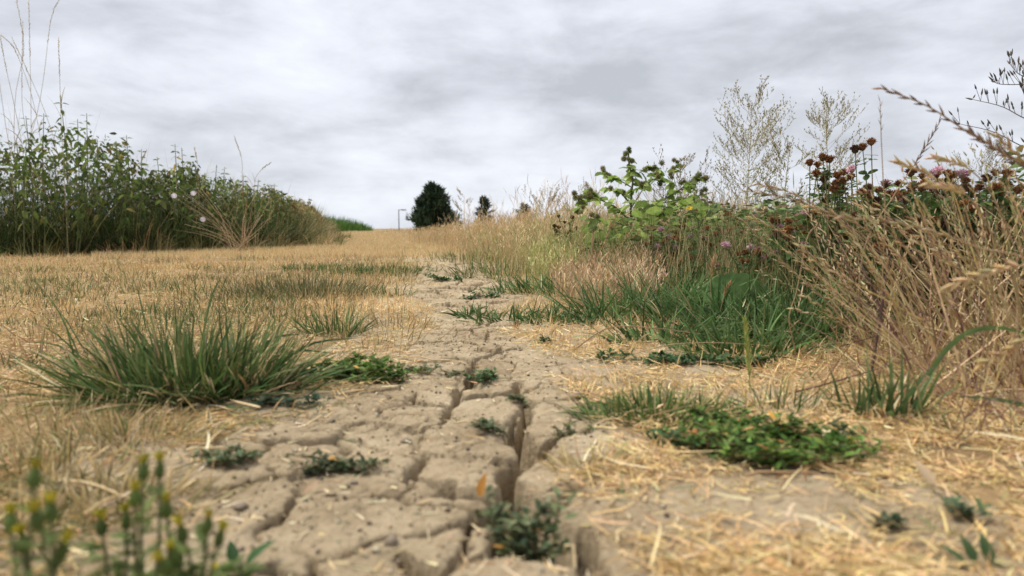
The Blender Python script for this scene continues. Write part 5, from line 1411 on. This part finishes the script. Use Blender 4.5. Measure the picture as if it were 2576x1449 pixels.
blade_thing('grey-green grass blade entering from the right edge below the arched one', [(2660, 1040), (2560, 1015), (2470, 1000), (2400, 998)], .74, .005, (.12, .18, .09))
blade_thing('pale green grass blade lying on the straw beside the sprawling weed', [(1925, 1068), (1975, 1058), (2020, 1045), (2040, 1038)], .80, .0085, (.40, .48, .22))
def barley(label, pts, Y, col):
    t = seed_stem(label, pts, Y, .42, 26, .012, .0026, col, .0007, (.35, .36, .14), None, .25, 'wall_barley')
    sp = curve([A(x, y, Y) for x, y in pts], 20); mb = MB()
    n = 60; i = rng.integers(8, 19, n); T = norm(sp[np.minimum(i + 1, 19)] - sp[i])
    d = T + .28 * rng.standard_normal((n, 3)); az = np.arctan2(d[:, 1], d[:, 0])
    ribbons(mb, sp[i], az, np.arccos(np.clip(norm(d)[:, 2], -1, 1)), np.zeros(n), U(.012, .022, n), np.full(n, .0006), pal(col, n), S=2, prof=[1, .6, 0])
    mb.build('awns', M_STRAW, t, kind='stuff')
LIME = [(.40, .44, .10), (.50, .52, .16), (.32, .36, .08)]
barley('pale lime barley spike standing alone in the straw at right', [(1886, 985), (1884, 930), (1880, 870), (1875, 812)], .88, LIME)
barley('small whitish barley spike at the left of the couch grass', [(1497, 790), (1497, 760), (1498, 735), (1500, 715)], 1.75, [(.55, .56, .32), (.62, .62, .4)])
# ------------------------------------------------------------------ near the lens
def groundsel(label, root, tops, Y, leaves=26, col=(.10, .15, .07)):
    b = A(*root, Y); b[2] = min(b[2], tz(b[0], Y)[0])
    b[2] = tz(b[0], Y)[0]
    t = thing('groundsel', label, 'weed', b)
    for (tx, ty) in tops:
        e_ = A(tx, ty, Y + U(-.015, .015))
        sp = curve([b + [U(-.004, .004), 0, 0], b * .5 + e_ * .5 + [U(-.006, .006), 0, .004], e_], 8)
        mb = MB(); tubes(mb, sp[None], np.linspace(.0013, .0009, 8)[None], np.array((.16, .17, .08)), 5); st_ = mb.build('stem', M_STEM, t)
        d = norm((sp[-1] - sp[-2])[None])
        put('bud', mesh_data('bud', SPIN4[0] * [.011, .007, .007], SPIN4[1], M_LEAF, np.array((.16, .22, .07))), st_, e_ - b, frames(d)[0])
        mb = MB(); n = 14
        dd = d + .30 * rng.standard_normal((n, 3))
        inst(mb, SPIN3, np.tile(e_ + d[0] * .0085, (n, 1)), frames(dd), np.tile([.0062, .0022, .0022], (n, 1)), pal([(.55, .48, .03), (.42, .40, .05), (.62, .52, .05)], n))
        fh_ = mb.build('flower_head', M_FLOWER, t); fh_.parent = st_
        for k in range(int(1.9 * leaves / len(tops))):
            i = rng.integers(1, 7); a = U(0, 6.28)
            put('leaf', GLEAF[rng.integers(2)], st_, sp[i] - b, frames(np.array([[math.cos(a), math.sin(a), U(.1, .9)]]), roll=np.array([U(-.4, .4)]))[0], U(.008, .0155))
def lobed_leaf(c):
    st = np.linspace(0, 1, 9); V = []; F = []
    for k, s in enumerate(st):
        w = .17 * math.sin(math.pi * min(1, s * .85 + .12)) * (1.5 if k % 2 else .75) if k < 8 else 0.005
        V += [(s, 0, -.15 * s * s), (s + (.05 if k % 2 else 0), w, .03 - .15 * s * s), (s + (.05 if k % 2 else 0), -w, .03 - .15 * s * s)]
    for k in range(8):
        a, b = 3 * k, 3 * k + 3; F += [(a, b, b + 1, a + 1), (a, a + 2, b + 2, b)]
    return mesh_data('leaf', np.array(V), [np.array(F)], M_LEAF, np.array(c))
GLEAF = [lobed_leaf((.13, .185, .055)), lobed_leaf((.17, .22, .07))]
groundsel('blurred yellow-budded weed nearest the left picture edge', (110, 1500), [(85, 1225), (100, 1330), (60, 1390), (130, 1310), (150, 1400), (30, 1340)], .31, 34)
groundsel('blurred weed with two yellow buds side by side, standing highest', (370, 1390), [(360, 1205), (402, 1200), (340, 1270), (420, 1300)], .36, 30)
groundsel('low blurred weed with one bright yellow bud left of the two-budded one', (270, 1450), [(258, 1345), (318, 1330)], .35, 22)
groundsel('blurred weed with yellow buds at the bottom edge beside the mud', (500, 1490), [(463, 1360), (548, 1370), (452, 1420), (520, 1340), (430, 1440)], .34, 40)
groundsel('dark leafy weed sprout at the bottom edge on the mud', (610, 1470), [(585, 1425), (600, 1440)], .41, 6)
def leaf_thing(label, px, py, z, size, col, yaw, pitch, name='fallen_leaf'):
    x, y = G(px, py); p = np.array([x, y, tz(x, y)[0] + z])
    T = leaf_tpl(.42, .5, .25)
    o = put(name, mesh_data(name, T[0], T[1], M_LEAF, np.array(col)), None, p, (0, R(pitch), R(yaw)), size); tag(o, label, 'leaf')
leaf_thing('upright orange dead leaf in the crack left of the near knotgrass', 1208, 1262, .004, .020, (.62, .30, .07), 60, -75)
leaf_thing('curled orange dead leaf lying beside the upright one', 1170, 1252, .004, .016, (.58, .32, .16), 10, -10)
leaf_thing('pale folded dead leaf in the straw at far right', 2345, 1255, .006, .028, (.72, .56, .38), 100, -50)
leaf_thing('pinkish dead leaf scrap below the right near knotgrass mat', 765, 1222, .003, .016, (.55, .36, .24), 40, -40)
def sprout(label, px, py, rows, col):
    x, y = G(px, py); b = np.array([x, y, tz(x, y)[0]])
    t = thing('weed_sprout', label, 'weed', b); T = leaf_tpl(.42, .5, .25)
    for dx, size, yaw, pitch in rows:
        put('leaf', mesh_data('leaf', T[0], T[1], M_LEAF, np.array(col)), t, (dx, 0, .002), (0, R(pitch), R(yaw)), size)
sprout('dark green two-leaved sprout, blurred at the bottom edge on the mud', 605, 1440, [(-.004, .019, 120, -48), (.004, .023, 45, -40)], (.05, .12, .04))
sprout('dark sprout with three narrow leaves in the lower right corner', 2450, 1430, [(-.006, .018, 130, -40), (0, .02, 95, -60), (.01, .021, 80, -62)], (.07, .12, .05))
def stone(label, px, py, s, seed, mat=None, dz=.35):
    r = np.random.default_rng(seed); d = sphere_pts(40, -1)
    import bmesh
    bm = bmesh.new(); bmesh.ops.create_icosphere(bm, subdivisions=2, radius=1.0)
    for v in bm.verts:
        n_ = 1 + .22 * math.sin(3.1 * v.co.x + seed) * math.cos(2.7 * v.co.y + seed * 2) + .12 * math.sin(5 * v.co.z + seed)
        v.co = v.co * n_; v.co.z *= .65
    me = bpy.data.meshes.new('stone'); bm.to_mesh(me); bm.free(); me.materials.append(mat or M_STONE)
    for p_ in me.polygons: p_.use_smooth = True
    x, y = G(px, py)
    o = put('stone', me, None, (x, y, tz(x, y)[0] + s * dz), (0, 0, seed), s); tag(o, label, 'stone')
stone('brown lump of dried mud on the plate right of the knotgrass mats', 920, 1245, .0058, 1, M_MUD)
stone('small dark stone in the thin crack left of the plate centre', 1022, 1096, .0055, 2)
stone('bluish grey stone on the right lip of the upper crack', 1358, 968, .009, 3)
stone('grey pebble set in the big near plate', 985, 1358, .0055, 4, None, .1)
stone('tiny grey pebble left of centre on the near plate', 890, 1205, .004, 5, None, .2)
stone('small grey stone on the right bank beside the straw', 1455, 998, .006, 6)
stone('pale chip on the mud near the pinkish dead leaf', 835, 1226, .0035, 7, M_MUD)
stone('dark chip left on the mud below the left knotgrass mat', 605, 1268, .005, 8)
def straw_thing(label, a, b_, lift=.004, w=.0022, col=(.72, .56, .32)):
    p = G(*a); q = G(*b_); P = []
    for f in np.linspace(0, 1, 7):
        x, y = p * (1 - f) + q * f; P.append((x, y, max(tz(x, y)[0], tz(*p)[0] - .004, ) + lift + .003 * math.sin(f * 3.1)))
    P = np.array(P); b0 = P[0].copy(); mb = MB()
    tubes(mb, (P - b0)[None], np.linspace(w, w * .7, 7)[None] * .5, np.array(col), 5)
    o = mb.build('loose_straw', M_STRAW); o.location = tuple(b0); tag(o, label, 'straw')
straw_thing('pale straw lying across the near crack at bottom, right one', (1390, 1330), (1500, 1449), .006, .0026)
straw_thing('grey-green straw lying beside the pale one across the near crack', (1350, 1335), (1440, 1400), .008, .0024, (.42, .42, .24))
straw_thing('short pale straw stuck in the near knotgrass', (1305, 1345), (1345, 1318), .014, .0028, (.70, .62, .38))
straw_thing('short pale straw on the plate edge by the knotgrass left of the deep crack', (1150, 1075), (1200, 1086), .004, .0022)
straw_thing('pale straw bridging the upper crack', (1352, 1012), (1385, 1014), .004, .0022)
straw_thing('long straw on the mud above the left knotgrass mat', (470, 1142), (620, 1135), .004, .0028)
straw_thing('slanting straw crossing the long one at the mud edge', (510, 1150), (560, 1090), .005, .0024)
straw_thing('long straw along the upper edge of the mud plates', (1000, 905), (1180, 922), .004, .0026, (.66, .50, .28))
straw_thing('straw pair on the mud below the large left tuft', (770, 1080), (840, 1048), .004, .0026)
straw_thing('short straw on the right bank of the crack', (1480, 1078), (1600, 1062), .003, .0022, (.74, .60, .36))
straw_thing('thick blurred straw at lower left behind the weeds', (215, 1330), (330, 1275), .012, .0036, (.62, .46, .24))
straw_thing('second thick blurred straw pointing at the two-budded weed', (180, 1235), (340, 1290), .010, .0030, (.66, .50, .27))
straw_thing('brown twig lying at the front of the sprawling green weed', (1880, 1215), (2060, 1208), .006, .003, (.42, .27, .15))

def crumbs():
    """loose grains of mud and chips of straw on the bare plates"""
    mb = MB(); n = 4200
    y = np.exp(U(np.log(.36), np.log(2.6), n)); a, b = path_edges(y); x = a + (b - a) * U(-.05, 1.05, n)
    s = .0007 + .0022 * U(0, 1, n) ** 5
    C = sphere_pts(6, -1); oct_ = (np.array([(1, 0, 0), (-1, 0, 0), (0, 1, 0), (0, -1, 0), (0, 0, .8), (0, 0, -.8)], float), [np.array([(0, 2, 4), (2, 1, 4), (1, 3, 4), (3, 0, 4), (2, 0, 5), (1, 2, 5), (3, 1, 5), (0, 3, 5)])])
    d = rng.standard_normal((n, 3))
    inst(mb, oct_, base3(x, y, .0006), frames(d), s[:, None] * U(.7, 1.3, (n, 3)), pal([(.30, .23, .15), (.40, .32, .21), (.22, .165, .10), (.50, .42, .30), (.14, .11, .08)], n, .15))
    m = 900
    y = np.exp(U(np.log(.36), np.log(2.6), m)); a, b = path_edges(y); x = a + (b - a) * U(-.05, 1.05, m)
    ribbons(mb, base3(x, y, .0015), U(0, 6.28, m), U(1.4, 1.6, m), U(-.2, .2, m), U(.004, .022, m), U(.0008, .0018, m), pal([(.74, .60, .36), (.62, .45, .24), (.80, .68, .46)], m), S=2, prof=[.9, .8, .2])
    o = mb.build('mud_crumbs', M_STRAW, None, False)
    tag(o, 'mud crumbs and straw chips scattered over the cracked plates', 'crumbs', kind='stuff')
crumbs()
